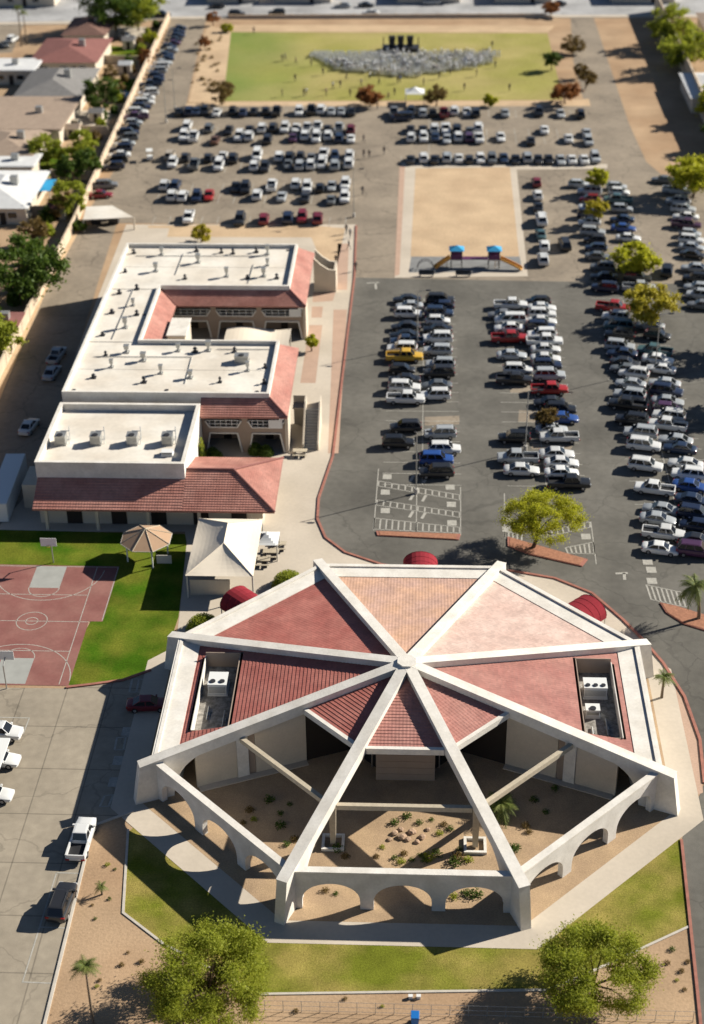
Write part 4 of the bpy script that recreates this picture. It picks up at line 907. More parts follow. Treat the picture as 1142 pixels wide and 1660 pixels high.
tilt=lambda a:(lambda k:a+(180 if rc.random()<.4 else 0))
row(fill([(938,296,'s'),(956,308,'s',S_),(957,320,'m'),(958,334,'w'),(956,358,'w'),(961,374,'s'),(965,386,'k'),(967,399,'n'),(970,413,'g'),(978,431,'g'),(980,446,'k'),(981,464,'n')]),tilt(-8),'from the top in the left line below the corner tree',gr,3,False)
row(fill([(1000,300,'s'),(1004,309,'w'),(1002,322,'a'),(1008,336,'s'),(1009,353,'n'),(1011,367,'b'),(1019,383,'w'),(1025,432,'k'),(1034,449,'k'),(1036,464,'s')]),tilt(-8),'from the top in the right line below the corner tree',gr,3,False)
row(fill([(994,496,'r',P_),(1004,526,'a',V_),(1005,541,'k'),(1005,559,'s',S_),(1009,570,'n'),(1014,585,'k'),(1014,595,'g'),(1028,603,'w'),(1023,619,'s'),(1021,638,'s',S_),(1018,654,'k'),(1025,679,'k',S_),(1039,699,'s'),(1044,719,'w'),(1047,752,'w'),(1062,790,'w',P_),(1071,822,'s'),(1067,838,'s'),(1076,862,'w',P_),(1071,886,'w')]),tilt(-14),'from the top in the left line of the right lot',gr,3)
row(fill([(1055,525,'s'),(1066,541,'k'),(1062,567,'a'),(1067,580,'w'),(1072,595,'w'),(1078,619,'s'),(1081,632,'n'),(1083,648,'s'),(1083,660,'p'),(1085,672,'w',S_),(1083,687,'w',P_),(1096,711,'s'),(1103,724,'n'),(1112,749,'w'),(1117,766,'w'),(1120,785,'b'),(1128,830,'n'),(1128,848,'n'),(1131,873,'k'),(1129,890,'p')]),tilt(-14),'from the top in the right line of the right lot',gr,3)
row(fill([(1076,289,'g'),(1098,307,'s'),(1100,324,'s',S_),(1108,337,'s'),(1112,349,'w'),(1113,362,'p'),(1119,376,'s'),(1121,387,'w'),(1122,398,'s'),(1124,410,'k'),(1127,432,'s'),(1130,450,'k'),(1135,476,'s'),(1138,492,'g')]),lambda k:-14+(180 if rc.random()<.4 else 0),'from the top in the shaded line at the far right edge',gr,3,False)
# street traffic and far-side parking
row([(352,7,'k'),(384,20,'k'),(449,18,'k'),(556,6,'s'),(594,5,'k'),(601,17,'w'),(716,3,'m'),(905,3,'s'),(240,13,'k'),(70,6,'s')],lambda k:(0 if k%2 else 180)-.5,'of the listed cars on the far street','cars on the far street',1,False) if False else None
for px,py,cc,kd,lab in ((352,8,'black','sedan','black sedan at the far kerb, second from left on the far street'),(384,21,'black','SUV','black SUV on the near lane of the far street, above the field corner'),(449,19,'black','SUV','black SUV on the far street above the left of the field'),(556,7,'silver','sedan','silver sedan on the far lane of the far street'),(594,6,'black','sedan','black sedan following the silver sedan on the far street'),(601,19,'white','sedan','white sedan on the near lane of the far street'),(260,23,'black','pickup','black pickup on the far street beside the wall corner'),(700,2,'silver','SUV','silver SUV at the far kerb above the crowd'),(905,4,'black','sedan','black sedan on the far street toward its right end')):
    p=at(px,py,.8); car(p.x,p.y,R(rc.choice((0,180))),cc,kd,lab,'cars on the far street',False)
# south-west lot, lane
p=at(132,1356,.9); car(p.x,p.y,R(88),'white','pickup','white pickup parked by the kerb left of the church','vehicles left of the church')
p=at(100,1458,.9); car(p.x,p.y,R(86),'black','SUV','black SUV parked by the kerb near the bottom left','vehicles left of the church')
p=at(240,1139,.7); car(p.x,p.y,R(4),'dark red','sedan','dark red sedan in the church shadow beside the white wall','vehicles left of the church')
p=at(47,688,.8); car(p.x,p.y,R(82),'white','sedan','white sedan parked alone in the shaded lane','vehicles in the service lane')
p=at(92,574,.8); car(p.x,p.y,R(84),'silver','pickup','silver pickup in the shaded lane beside the school','vehicles in the service lane')
p=at(84,601,.8); car(p.x,p.y,R(84),'silver','sedan','silver sedan behind the pickup in the shaded lane','vehicles in the service lane')
for k,(px,py) in enumerate(((17,1183),(12,1226),(2,1282))):
    p=at(px,py,.9); car(p.x-1.0,p.y,R(-4),'white',('SUV','sedan','sedan')[k],'white %s parked %s under the white carport'%(('SUV','sedan','sedan')[k],('uppermost','in the middle','lowermost')[k]),'vehicles under the carport')
# ================================================================= TREES AND PLANTS
def quad_leaf(V,F,p,size,rnd,up=.5):
    n=Vector((rnd.gauss(0,1),rnd.gauss(0,1),rnd.gauss(0,1)+up)).normalized(); a=n.orthogonal().normalized(); b_=n.cross(a)
    t=rnd.uniform(0,6.28); u=(a*math.cos(t)+b_*math.sin(t))*size*rnd.uniform(.7,1.3); w=(b_*math.cos(t)-a*math.sin(t))*size*.42
    i=len(V); V+=[tuple(p-u),tuple(p+w),tuple(p+u),tuple(p-w)]; F.append((i,i+1,i+2,i+3))
def crown_mesh(seed,rx,rz,clumps,leaves,size,matn,squash=1.0,spread=.32,hollow=.35):
    """leaf clumps spread through a domed crown; returns mesh and clump centres (crown centre at origin)"""
    rnd=random.Random(seed); V=[];F=[];C=[]
    while len(C)<clumps:
        q=Vector((rnd.uniform(-1,1),rnd.uniform(-1,1),rnd.uniform(-.75,1)))
        if hollow<q.length<1.0: C.append(Vector((q.x*rx,q.y*rx*squash,q.z*rz)))
    for k in range(leaves):
        c=C[rnd.randrange(clumps)]; s=spread*rx*rnd.uniform(.5,1.0)
        d=Vector((rnd.gauss(0,1),rnd.gauss(0,1),rnd.gauss(0,.7)))*s*.45
        quad_leaf(V,F,c+d,size,rnd)
    me=bpy.data.meshes.new('crown'); me.from_pydata(V,[],F); me.materials.append(M[matn]); me.update(); return me,C
def trunk_mesh(seed,h,r,C,matn='bark',off=Vector((0,0,0)),multi=1):
    """tapered trunk from the ground with limbs reaching the clumps (crown centre at height h)"""
    rnd=random.Random(seed); b=MB()
    fork=Vector((off.x*.6+rnd.uniform(-.2,.2),off.y*.6,h*.45))
    for m_ in range(multi):
        base=Vector((rnd.uniform(-.25,.25)*(multi>1),rnd.uniform(-.25,.25)*(multi>1),0)); mid=base.lerp(fork,.5)+Vector((rnd.uniform(-.15,.15),rnd.uniform(-.15,.15),0))
        b.tube(base,mid,r,r*.82,8); b.tube(mid,fork,r*.82,r*.65,8)
    for c in C[:14]:
        e=Vector((c.x*.85+off.x,c.y*.85+off.y,h+c.z*.8)); m=fork.lerp(e,.5)+Vector((0,0,.12*h*rnd.uniform(0,1)))
        b.tube(fork,m,r*.42,r*.26,6); b.tube(m,e,r*.26,r*.08,5)
    return b.mesh('trunk',[matn],smooth=True)
def tree(name,label,loc,h,rx,rz,clumps,leaves,size,leafm,seed,group='trees',squash=1.0,tr=.22,spread=.32,lean=(0,0),hollow=.35,multi=1,cat='tree'):
    o=thing(name,label,cat,loc,0,group); me,C=crown_mesh(seed,rx,rz,clumps,leaves,size,leafm,squash,spread,hollow)
    put('crown',me,o,(lean[0],lean[1],h)); put('trunk',trunk_mesh(seed,h,tr,C,off=Vector((lean[0],lean[1],0)),multi=multi),o); return o
def crown_at(px,py,h): p=at(px,py,h); return (p.x,p.y,0)
tree('mesquite_tree','large green tree at the bottom left of the church lawn',crown_at(338,1575,3.6),3.1,5.0,2.3,90,46000,.105,'leaf_green',3,tr=.24,spread=.26,hollow=.55,multi=3)
tree('mesquite_tree','large green tree at the bottom right of the church lawn',crown_at(965,1565,3.7),3.3,4.5,1.9,84,40000,.105,'leaf_green',5,tr=.22,spread=.26,hollow=.55,multi=2)
p=at(864,889); tree('palo_verde_tree','bright yellow-green tree on the red island in the near lot',(p.x,p.y,0),4.3,4.5,2.0,70,28000,.11,'leaf_bright',8,tr=.26,spread=.24,lean=(.9,.2))
# mid and far trees: px of crown centre, crown height, radius, vertical radius, material
FAR=[(1032,416,3.2,3.6,1.9,'leaf_bright','yellow-green tree between car rows, below the white roofed cars'),(1057,490,3.4,3.9,2.2,'leaf_yellow','golden yellow tree beside the red pickup'),(967,336,3.0,1.9,1.6,'leaf_yellow','yellow tree between the two right-hand car lines, upper'),(968,287,3.0,2.0,1.4,'leaf_bright','small yellow-green tree at the head of the right-hand car lines'),
 (1128,284,4.0,5.0,2.6,'leaf_bright','large yellow-green tree at the right edge above the shaded cars'),(1090,40,5,5.2,4.0,'leaf_green','big green tree at the top right behind the tall wall'),(1117,76,5,6.0,4.2,'leaf_green','big green tree at the right edge behind the tall wall'),(1158,165,4,3.8,3.0,'leaf_bright','yellow-green tree at the right edge below the big green trees'),(1165,215,3.5,3,2.6,'leaf_dark','dark tree at the right edge beside the tall wall'),
 (360,150,2.6,3.0,2.0,'leaf_brown','brown bushy tree at the lower left field corner'),(600,155,2.2,2.9,1.7,'leaf_orange','orange tree at the bottom edge of the field'),(708,154,2.4,2.6,1.8,'leaf_brown','olive-brown tree right of the white field canopy'),(795,162,1.4,1.4,1.1,'leaf_bright','small round tree at the lower field edge'),
 (918,148,2.6,3.2,2.0,'leaf_orange','orange-red tree at the lower right field corner'),(930,70,2.4,2.8,1.9,'leaf_brown','brown tree at the right of the field, farthest'),(951,128,2.2,2.2,1.7,'leaf_brown','brown tree beside the right road, lower of two'),(941,112,2.0,1.6,1.3,'leaf_brown','small brown tree beside the right road, upper of two'),(896,96,2.4,1.9,1.8,'leaf_dark','dark green tree at the right field edge'),
 (326,378,1.6,1.6,1.3,'leaf_yellow','small orange-yellow tree behind the school'),(331,67,1.8,1.3,1.2,'leaf_orange','small bare reddish tree left of the field'),(345,28,2,1.6,1.2,'leaf_orange','reddish small tree by the far street'),(368,45,1.0,1.4,.9,'leaf_bright','low yellow shrub tree at the upper left field corner'),
 (28,432,5.0,6.8,4.8,'leaf_dark','large bright green tree at the left edge outside the wall'),(-6,545,3.2,3.6,2.6,'leaf_green','green tree at the left edge below the larger one'),(165,152,4.0,3.6,3.4,'leaf_dark','dark green garden tree beside the small pool'),(185,10,6,8.5,4.8,'leaf_dark','large dark tree at the top left beside the street'),(222,14,5.2,6.5,4.2,'leaf_green','large green tree at the top left next to the dark one'),
 (75,240,3.2,3.4,2.4,'leaf_green','olive garden tree left of the west wall, upper left of cluster'),(133,236,3.6,3.0,2.8,'leaf_green','garden tree close to the west wall, upper right of cluster'),(140,262,3.0,2.6,2.2,'leaf_dark','dark garden tree close to the west wall, lower right of cluster'),(112,272,2.8,2.4,2.0,'leaf_dark','dark garden tree beside the blue garden canopy'),(112,318,3.4,3.0,3.0,'leaf_green','tall garden tree below the blue garden canopy'),(92,335,2.0,2.2,1.6,'leaf_brown','brownish garden shrub tree below the cluster'),
 (235,92,2.2,1.6,1.6,'leaf_orange','orange shrub tree against the west wall'),(247,62,2.0,1.5,1.3,'leaf_bright','yellow-green shrub tree against the west wall, upper'),(178,117,2.4,1.4,2.0,'leaf_brown','brown narrow garden tree left of the west wall'),(128,366,1.1,1.2,.9,'leaf_dark','small dark shrub tree at the end of the lane'),(55,372,3,2.5,1.8,'leaf_brown','brown bare garden tree at the left'),
 (888,674,1.8,1.6,1.0,'leaf_brown','thin olive tree on the island of the middle block'),(505,553,1.6,.9,1.0,'leaf_bright','small yellow tree against the school walkway'),(893,12,2.0,2.0,1.5,'leaf_orange','reddish shrub tree beside the far street corner'),(1222,520,5,4.5,3,'leaf_dark','tree shading the lot from the right, upper'),(1225,610,4.5,4,2.6,'leaf_dark','tree shading the lot from the right, lower')]
for k,(px,py,h,rx,rz,lm,lab) in enumerate(FAR):
    sz=.16+.02*rx; tree('garden_tree',lab,crown_at(px,py,h),h,rx,rz,26+int(rx*4),int(1200+700*rx),sz*(1.35 if lm!='leaf_brown' else 1.0),lm,100+k,tr=.10+.025*rx,spread=.30,group='trees')
# round hedges by the church
def shrub(name,label,loc,r,h,leafm,seed,leaves=900,size=.09,group='shrubs',cat='shrub'):
    o=thing(name,label,cat,loc,0,group); rnd=random.Random(seed); V=[];F=[]
    for k in range(leaves):
        q=Vector((rnd.gauss(0,1),rnd.gauss(0,1),abs(rnd.gauss(0,1)))).normalized()*rnd.uniform(.72,1.04)
        quad_leaf(V,F,Vector((q.x*r,q.y*r,.05+q.z*h)),size,rnd,.8)
    me=bpy.data.meshes.new('foliage'); me.from_pydata(V,[],F); me.materials.append(M[leafm]); put('foliage',me,o)
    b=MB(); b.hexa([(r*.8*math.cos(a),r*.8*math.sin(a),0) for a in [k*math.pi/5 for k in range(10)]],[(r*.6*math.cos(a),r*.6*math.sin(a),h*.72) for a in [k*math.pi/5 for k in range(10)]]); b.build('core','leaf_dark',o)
    return o
for px,py,lab in ((468,944,'round clipped green hedge by the back left of the church'),(330,1015,'round clipped green hedge beside the left rib of the church')):
    p=at(px,py,.6); shrub('round_hedge',lab,(p.x,p.y,0),1.85,1.8,'leaf_green',int(px),4200,.10,'clipped round hedges','hedge')
# palms
def palm(name,label,loc,h,fr,n,seed,tr=.16,group='palms',lean=0.0):
    rnd=random.Random(seed); o=thing(name,label,'palm',loc,0,group); b=MB(); prev=Vector((0,0,0))
    for k in range(1,7):
        q=Vector((lean*(k/6)**2,0,h*k/6)); b.tube(prev,q,tr*(1.15-.08*k),tr*(1.07-.08*k),9); prev=q
    b.build('trunk','bark_pale',o,smooth=True)
    V=[];F=[]
    for k in range(n):
        a=2*math.pi*k/n+rnd.uniform(-.2,.2); el=rnd.uniform(-.35,1.1); L_=fr*rnd.uniform(.8,1.1); pts=[]
        for s in range(8):
            t=s/7; rr=L_*t*math.cos(el*(1-t*.3)); z=L_*t*math.sin(el)-L_*.55*t*t; pts.append(Vector((prev.x+rr*math.cos(a),rr*math.sin(a),h+z)))
        for s in range(1,8):
            d=(pts[s]-pts[s-1]); side=Vector((-d.y,d.x,0)).normalized(); wl=L_*.30*math.sin(math.pi*min(1,(s+.6)/8.2))
            for sg in (1,-1):
                for e in (0,.5):
                    p0=pts[s-1].lerp(pts[s],e); i=len(V); tip=p0+side*sg*wl+d*.9-Vector((0,0,wl*.35))
                    V+=[tuple(p0),tuple(p0+d*.42),tuple(tip)]; F.append((i,i+1,i+2))
    me=bpy.data.meshes.new('fronds'); me.from_pydata(V,[],F); me.materials.append(M['leaf_palm']); put('fronds',me,o); return o
p=at(152,1662); palm('palm_tree','slender tall palm beside the bottom left lot kerb',(p.x,p.y,0),6.6,1.35,22,1,.11)
p=at(1073,1131); palm('palm_tree','small palm on the red yard right of the church',(p.x,p.y,0),2.6,1.3,24,2,.15)
p=at(1133,1004); palm('palm_tree','leafy palm on the red island at the right edge',(p.x,p.y,0),4.4,2.0,30,6,.2,lean=-.8)
p=at(812,1320); palm('palm_tree','leafy palm under the right tie beam of the court',(p.x,p.y,0),1.2,1.9,26,3,.14)
p=at(166,1450); palm('palm_tree','very small palm on the gravel left of the church',(p.x,p.y,0),1.0,.7,16,4,.09)
for k,(px,py,h) in enumerate(((36,75,9),(44,72,7.5))):
    p=at(px,py); palm('palm_tree','tall thin garden palm at the top left, %s'%('left of the pair','right of the pair')[k],(p.x,p.y,0),h,1.5,20,20+k,.16)
# desert planting: court and bottom gravel
def tuft(me_list,px,py,sc,label,group,rz): 
    p=at(px,py); o=tag(put('desert_shrub',me_list,None,(p.x,p.y,.03),rz),label,'shrub',group); o.scale=(sc,sc,sc); return o
def tuft_mesh(seed,leafm,n=150,size=.09,h=.5):
    rnd=random.Random(seed); V=[];F=[]
    for k in range(n):
        q=Vector((rnd.gauss(0,1),rnd.gauss(0,1),abs(rnd.gauss(0,1)))).normalized()*rnd.uniform(.3,1); quad_leaf(V,F,Vector((q.x*.5,q.y*.5,q.z*h)),size,rnd,.6)
    me=bpy.data.meshes.new('desert_shrub'); me.from_pydata(V,[],F); me.materials.append(M[leafm]); return me
TM=[tuft_mesh(1,'leaf_green'),tuft_mesh(2,'leaf_dark'),tuft_mesh(3,'leaf_brown'),tuft_mesh(4,'leaf_bright',120,.1,.8)]
court_t=[(405,1315),(395,1335),(437,1298),(455,1320),(470,1305),(455,1340),(412,1330),(465,1370),(478,1362),(640,1392),(655,1385),(668,1395),(682,1388),(696,1392),(708,1386),(650,1398),(690,1396),(742,1392),(738,1400),(660,1325),(680,1335),(700,1330),(720,1338),(640,1335),(730,1345),(712,1352),(866,1298),(885,1318),(852,1340),(858,1350),(838,1376),(830,1378),(900,1280),(560,1390),(548,1378),(620,1375),(610,1390),(745,1378),(760,1396),(350,1320),(528,1445),(545,1450),(735,1455),(772,1452),(756,1450)]
rt=random.Random(4)
TC=['green','dark green','dry brown','yellow-green']
def zone(px,py): return 'arcade strip' if py>1440 else 'left bay' if px<530 else 'right bay' if px>790 else 'middle bay'
cnt={}
for k,(px,py) in enumerate(sorted(court_t)):
    i=rt.choice((0,1,1,2)); z=zone(px,py); cnt[z]=cnt.get(z,-1)+1
    tuft(TM[i],px,py,rt.uniform(.6,1.4),'%s desert shrub, %s from the left in the %s of the church court'%(TC[i],ordn(cnt[z]),z),'desert shrubs in the church court',rt.uniform(0,6))
cnt={}
for px,py in sorted([(175,1403),(187,1410),(178,1458),(150,1468),(155,1490),(131,1560),(124,1570),(137,1570),(208,1545),(198,1565),(158,1600),(162,1590),(230,1560),(1082,1562),(1090,1540),(1105,1575),(1098,1590),(1115,1560),(1110,1605),(560,1620),(620,1632),(480,1640)]):
    i=rt.randrange(3); z='gravel left of the lawn' if px<300 else 'gravel below the lawn' if px<800 else 'gravel at the bottom right'; cnt[z]=cnt.get(z,-1)+1
    tuft(TM[i],px,py,rt.uniform(.35,.7),'tiny %s shrub, %s from the left on the %s'%(TC[i],ordn(cnt[z]),z),'desert shrubs outside the lawn',rt.uniform(0,6))
for k,py in enumerate(sorted(rt.uniform(60,150) for _ in range(26))):
    tuft(TM[2],rt.uniform(320,364)-(py-60)*.12,py,rt.uniform(.8,1.6),'small brown shrub, %s from the top on the strip left of the field'%ordn(k),'shrubs beside the field',rt.uniform(0,6))
# boulders
def boulder(px,py,s,k):
    rnd=random.Random(k); bm=bmesh.new(); bmesh.ops.create_icosphere(bm,subdivisions=2,radius=1)
    for v in bm.verts: v.co*=rnd.uniform(.78,1.12); v.co.z*=.6
    me=bpy.data.meshes.new('boulder'); bm.to_mesh(me); bm.free(); me.materials.append(M['rock']); p=at(px,py); o=tag(put('boulder',me,None,(p.x,p.y,s*.25+.03),k),'tan boulder, %s from the left in the court boulder group'%ordn(k),'boulder','boulders in the church court'); o.scale=(s,s,s)
for k,(px,py,s) in enumerate(sorted(((640,1352,.35),(652,1358,.42),(668,1350,.38),(662,1362,.3),(685,1358,.36),(676,1366,.28),(650,1346,.3),(694,1346,.25),(632,1362,.25)))): boulder(px,py,s,k)

# low garden shrubs along the far side of the west wall
rg=random.Random(31)
GT=[tuft_mesh(11,'leaf_green',260,.22,.9),tuft_mesh(12,'leaf_dark',260,.22,1.0),tuft_mesh(13,'leaf_brown',200,.2,.8)]
for k in range(34):
    i=rg.randrange(3); y=196+k*5.6+rg.uniform(-1.5,1.5); x=-60.6-(y-150)*.016-rg.uniform(0,2.5)
    o=tag(put('garden_shrub',GT[i],None,(x,y,.03),rg.uniform(0,6)),'%s garden shrub, %s from the near end behind the west wall'%(('green','dark green','brown')[i],ordn(k)),'shrub','shrubs behind the west wall'); c_=rg.uniform(1.4,2.8); o.scale=(c_,c_,c_)
# ================================================================= WALLS, HOUSES, STREET FURNITURE
def wall_line(name,label,pts,h,th,m,group=None,panel=5.0,px=True):
    """free-standing wall in real panels with slim piers and a capping"""
    P=[at(*p).to_2d() for p in pts] if px else [Vector(p) for p in pts]
    o=thing(name,label,'wall',(P[0].x,P[0].y,0),0,group)
    for a,c in zip(P[:-1],P[1:]):
        L_=(c-a).length; n=max(1,int(L_/panel)); d=(c-a)/n; u=d.normalized(); t=Vector((-u.y,u.x))
        for k in range(n):
            q0=a+d*k+u*.2-P[0]; q1=a+d*(k+1)-u*.2-P[0]
            b=MB(); b.hexa([(*(q0+t*th/2),0),(*(q1+t*th/2),0),(*(q1-t*th/2),0),(*(q0-t*th/2),0)],[(*(q0+t*th/2),h),(*(q1+t*th/2),h),(*(q1-t*th/2),h),(*(q0-t*th/2),h)]); b.build('panel',m,o)
            c_=a+d*k-P[0]; b=MB(); s=.2; b.hexa([(*(c_+u*s+t*s),0),(*(c_+u*s-t*s),0),(*(c_-u*s-t*s),0),(*(c_-u*s+t*s),0)],[(*(c_+u*s+t*s),h+.1),(*(c_+u*s-t*s),h+.1),(*(c_-u*s-t*s),h+.1),(*(c_-u*s+t*s),h+.1)]); b.build('pier',m,o)
    return o
wall_line('boundary_wall','long beige block wall along the west side of the school grounds',[(-58.2,150),(-58.7,218),(-59.0,251),(-62.6,388)],2.0,.3,'block_wall',px=False)
wall_line('tall_wall','tall dark-shaded wall along the right edge by the dirt strip',[(1062,18),(1100,100),(1138,190),(1175,262)],4.4,.35,'block_wall')
for k,(pts,lab) in enumerate((([(140,101),(228,103)],'grey garden wall below the small lawn at the left'),([(75,216),(178,218)],'tan garden wall below the patio at the left'),([(110,162),(205,164)],'low garden wall beside the dark garden tree'),([(85,290),(150,292)],'garden wall above the tall garden tree'),([(0,352),(118,346)],'garden wall above the large left tree'))):
    wall_line('garden_wall',lab,pts,1.7,.2,'block_wall','garden walls')
wall_line('street_wall','low brown wall between the field and the far street',[(372,30),(880,28),(898,33)],.9,.25,'block_wall')
# ---- houses beyond the west wall
def house(label,px0,px1,py_far,py_near,h,roofm,wallm='cream_wall',hip=True,rise=1.6,name='house',extra=()):
    """axis-aligned house whose eaves fill the given pixel rectangle at eave height h"""
    A=at(px0,py_near,h); B_=at(px1,py_near,h); Cc=at((px0+px1)/2,py_far,h); x0,x1,y0,y1=A.x,B_.x,A.y,Cc.y
    cx,cy=(x0+x1)/2,(y0+y1)/2; w,d=(x1-x0)/2,(y1-y0)/2
    o=thing(name,label,'house',(cx,cy,0),0,'houses beyond the west wall')
    b=MB(); b.box(-w+.6,w-.6,-d+.6,d-.6,0,h-.05); b.build('wall',wallm,o)
    b=MB()
    if hip:
        if w>=d: r=[(-w+d,0,h+rise),(w-d,0,h+rise)]; top=[r[0],r[1],r[1],r[0]]
        else: r=[(0,-d+w,h+rise),(0,d-w,h+rise)]; top=[r[0],r[0],r[1],r[1]]
        bot=[(-w,-d,h),(w,-d,h),(w,d,h),(-w,d,h)]
        for k in range(4):
            j=(k+1)%4; q=[bot[k],bot[j],top[j]]+([top[k]] if top[k]!=top[j] else []); b.face(q)
        b.face([(p[0],p[1],h-.02) for p in bot])
    else:
        b.box(-w,w,-d,d,h,h+.25); b.box(-w+.3,w-.3,-d+.3,d-.3,h+.251,h+.3)
    ro=b.build('roof',roofm,o)
    c=MB(); c.box(w*.25,w*.25+1.3,-.6,.6,h+.1,h+rise+.9); c.build('rooftop_cooler','metal_grey',ro)
    for x in (-w*.55,0,w*.55):
        q=MB(); q.box(x-.9,x+.9,-d+.53,-d+.6-.002,1.0,2.2); f=q.build('window','trim',o); g=MB(); g.box(x-.8,x+.8,-d+.49,-d+.525,1.1,2.1); g.build('pane','dark_glass',f)
    g=MB(); g.box(w*.3-.5,w*.3+.5,-d+.52,-d+.598,0,2.05); g.build('door','opening',o)
    return o
house('house with brown shingled hip roof at the top left',98,172,28,58,3.0,'roof_brown')
house('house with red-brown roof at the top left, below the brown one',45,158,62,102,3.0,'roof_redbrown')
house('house with grey hip roof at the left',18,132,110,160,3.0,'roof_grey',rise=2.0)
house('flat tan-roofed house at the left below the grey roof',-60,100,158,212,3.2,'roof_tan',hip=False,rise=.6)
house('grey-brown roofed house at the left edge',-60,58,208,255,3.0,'roof_tan',rise=1.4)
house('white-roofed low house at the upper left edge',-60,57,96,116,3.0,'roof_pale',hip=False,rise=.5)
house('white-roofed annexe at the left edge above the blue canopy',-60,56,250,272,2.8,'roof_pale',hip=False,rise=.5)
house('white hip-roofed house at the left edge beside the blue canopy',-80,46,276,338,3.0,'roof_pale',rise=1.5)
house('red-roofed shed at the left edge below the large tree',-60,30,508,530,2.4,'roof_redbrown',hip=False,rise=.4)
house('small pale house at the far top left across the street',-60,90,-26,-8,3.0,'roof_tan')
for k,(a,c,lab) in enumerate(((330,420,'leftmost tan house across the far street'),(440,540,'second tan-roofed house across the far street'),(640,750,'brown house across the far street above the crowd'),(800,900,'grey house across the far street'),(990,1100,'white-roofed house across the far street at the right'))):
    house(lab,a,c,-34,-14,3.0,['roof_tan','roof_brown','roof_redbrown','roof_grey','roof_pale'][k])
for lab,px0,px1,py0,py1,m in (('flat pale house behind the tall wall at the right edge',1120,1230,118,160,'roof_pale'),('tan house behind the tall wall at the top right',1150,1260,20,60,'roof_tan')):
    house(lab,px0,px1,py0,py1,3.2,m,rise=1.3)
# garden things
def shed(px,py,w,d,label,m):
    p=at(px,py); o=thing('garden_shed',label,'shed',(p.x,p.y,0),0,'garden sheds'); b=MB(); b.box(-w/2,w/2,-d/2,d/2,0,2.0); b.build('wall','cream_wall',o)
    b=MB()
    b.hexa([(-w/2-.2,-d/2-.2,2.0),(w/2+.2,-d/2-.2,2.0),(w/2+.2,d/2+.2,2.0),(-w/2-.2,d/2+.2,2.0)],[(-w/2-.2,-.02,2.7),(w/2+.2,-.02,2.7),(w/2+.2,.02,2.7),(-w/2-.2,.02,2.7)]); b.build('roof',m,o)
    b=MB(); b.box(-.4,.4,-d/2-.05,-d/2-.002,0,1.8); b.build('door','opening',o)
for a in ((118,222,3,2.5,'small tan garden shed below the patio','roof_tan'),(158,196,2.6,2.4,'small grey shed on the patio left of the wall','roof_grey'),(140,118,3,2.5,'small brown garden shed beside the grey-roofed house','roof_brown'),(22,345,4,3,'white-roofed shed above the large left tree','roof_pale'),(210,78,2.6,2.4,'little shed on the small lawn near the wall','roof_grey'),(95,352,3,2.4,'brown shed at the foot of the garden cluster','roof_redbrown'),(205,118,2.6,2.2,'pale shed close behind the west wall','roof_pale')): shed(*a)
P_4=[at(*p) for p in ((186,140),(214,152),(204,160),(180,152))]; c0=sum(P_4,Vector())/4
o=thing('swimming_pool','small teal garden pool beside the dark garden tree','pool',(c0.x,c0.y,0)); b=MB(); b.ring([(p.x-c0.x,p.y-c0.y) for p in P_4],[((p.x-c0.x)*.86,(p.y-c0.y)*.86) for p in P_4],.02,.12); b.build('coping','concrete',o); b=MB(); b.face([((p.x-c0.x)*.87,(p.y-c0.y)*.87,.07) for p in P_4]); b.build('water','pool',o)
for k,(px,py,cc,kd,lab) in enumerate(((20,62,'white','SUV','white SUV on the driveway at the top left'),(8,70,'grey','sedan','grey sedan on the driveway at the top left'),(205,58,'silver','pickup','silver pickup on the pale patio at the top left'),(115,200,'beige','SUV','beige SUV on the patio left of the wall'))):
    p=at(px,py,.8); car(p.x,p.y,R(80+30*k),cc,kd,lab,'cars at the houses',False)
def canopy4(name,label,cx,cy,w,d,h,peak,m,cat='canopy',group=None,rz=0,ridge=False,n=10,sag=.25,post='post'):
    o=thing(name,label,cat,(cx,cy,0),rz,group); b=MB()
    def z(u,v):
        e=max(abs(u),abs(v)); z0=h+(peak-h)*(1-e)**1.15
        return z0-sag*.3*math.sin(math.pi*(1-e))
    for i in range(n):
        for j in range(n):
            q=lambda i,j:((2*i/n-1)*w/2,(2*j/n-1)*d/2,z(2*i/n-1,2*j/n-1)); b.face([q(i,j),q(i+1,j),q(i+1,j+1),q(i,j+1)])
    b.build('fabric',m,o)
    for sx in (-1,1):
        for sy in (-1,1): q=MB(); q.tube((sx*(w/2-.12),sy*(d/2-.12),0),(sx*(w/2-.12),sy*(d/2-.12),h),.075); q.build('post',post,o)
    return o
o=thing('shade_canopy','large cream fabric canopy between the school and the church','canopy',(-21.5,145.9,0)); b=MB(); W2,D2=3.7,5.9
E0=[(-W2,-D2,3.0),(W2,-D2,3.0),(W2,D2,3.0),(-W2,D2,3.0)]; RG=[(0.1,-1.6,4.5),(0.1,2.6,4.5)]
def bil(p,q,r_,s_,n=8,sag=.22):
    p,q,r_,s_=map(Vector,(p,q,r_,s_)); g=lambda u,v:(p.lerp(q,u)).lerp(s_.lerp(r_,u),v)-Vector((0,0,sag*math.sin(math.pi*u)*math.sin(math.pi*min(1,v*1.02))+.25*math.sin(math.pi*u)*(1-v)*0))
    for i in range(n):
        for j in range(n): b.face([g(i/n,j/n),g((i+1)/n,j/n),g((i+1)/n,(j+1)/n),g(i/n,(j+1)/n)])
bil(E0[0],E0[1],RG[0],RG[0]); bil(E0[1],E0[2],RG[1],RG[0]); bil(E0[2],E0[3],RG[1],RG[1]); bil(E0[3],E0[0],RG[0],RG[1])
b.build('fabric','canvas_white',o,fix=False)
for p in E0: q=MB(); q.tube((p[0]*.97,p[1]*.97,0),(p[0]*.97,p[1]*.97,3.0),.09); q.build('post','post',o)
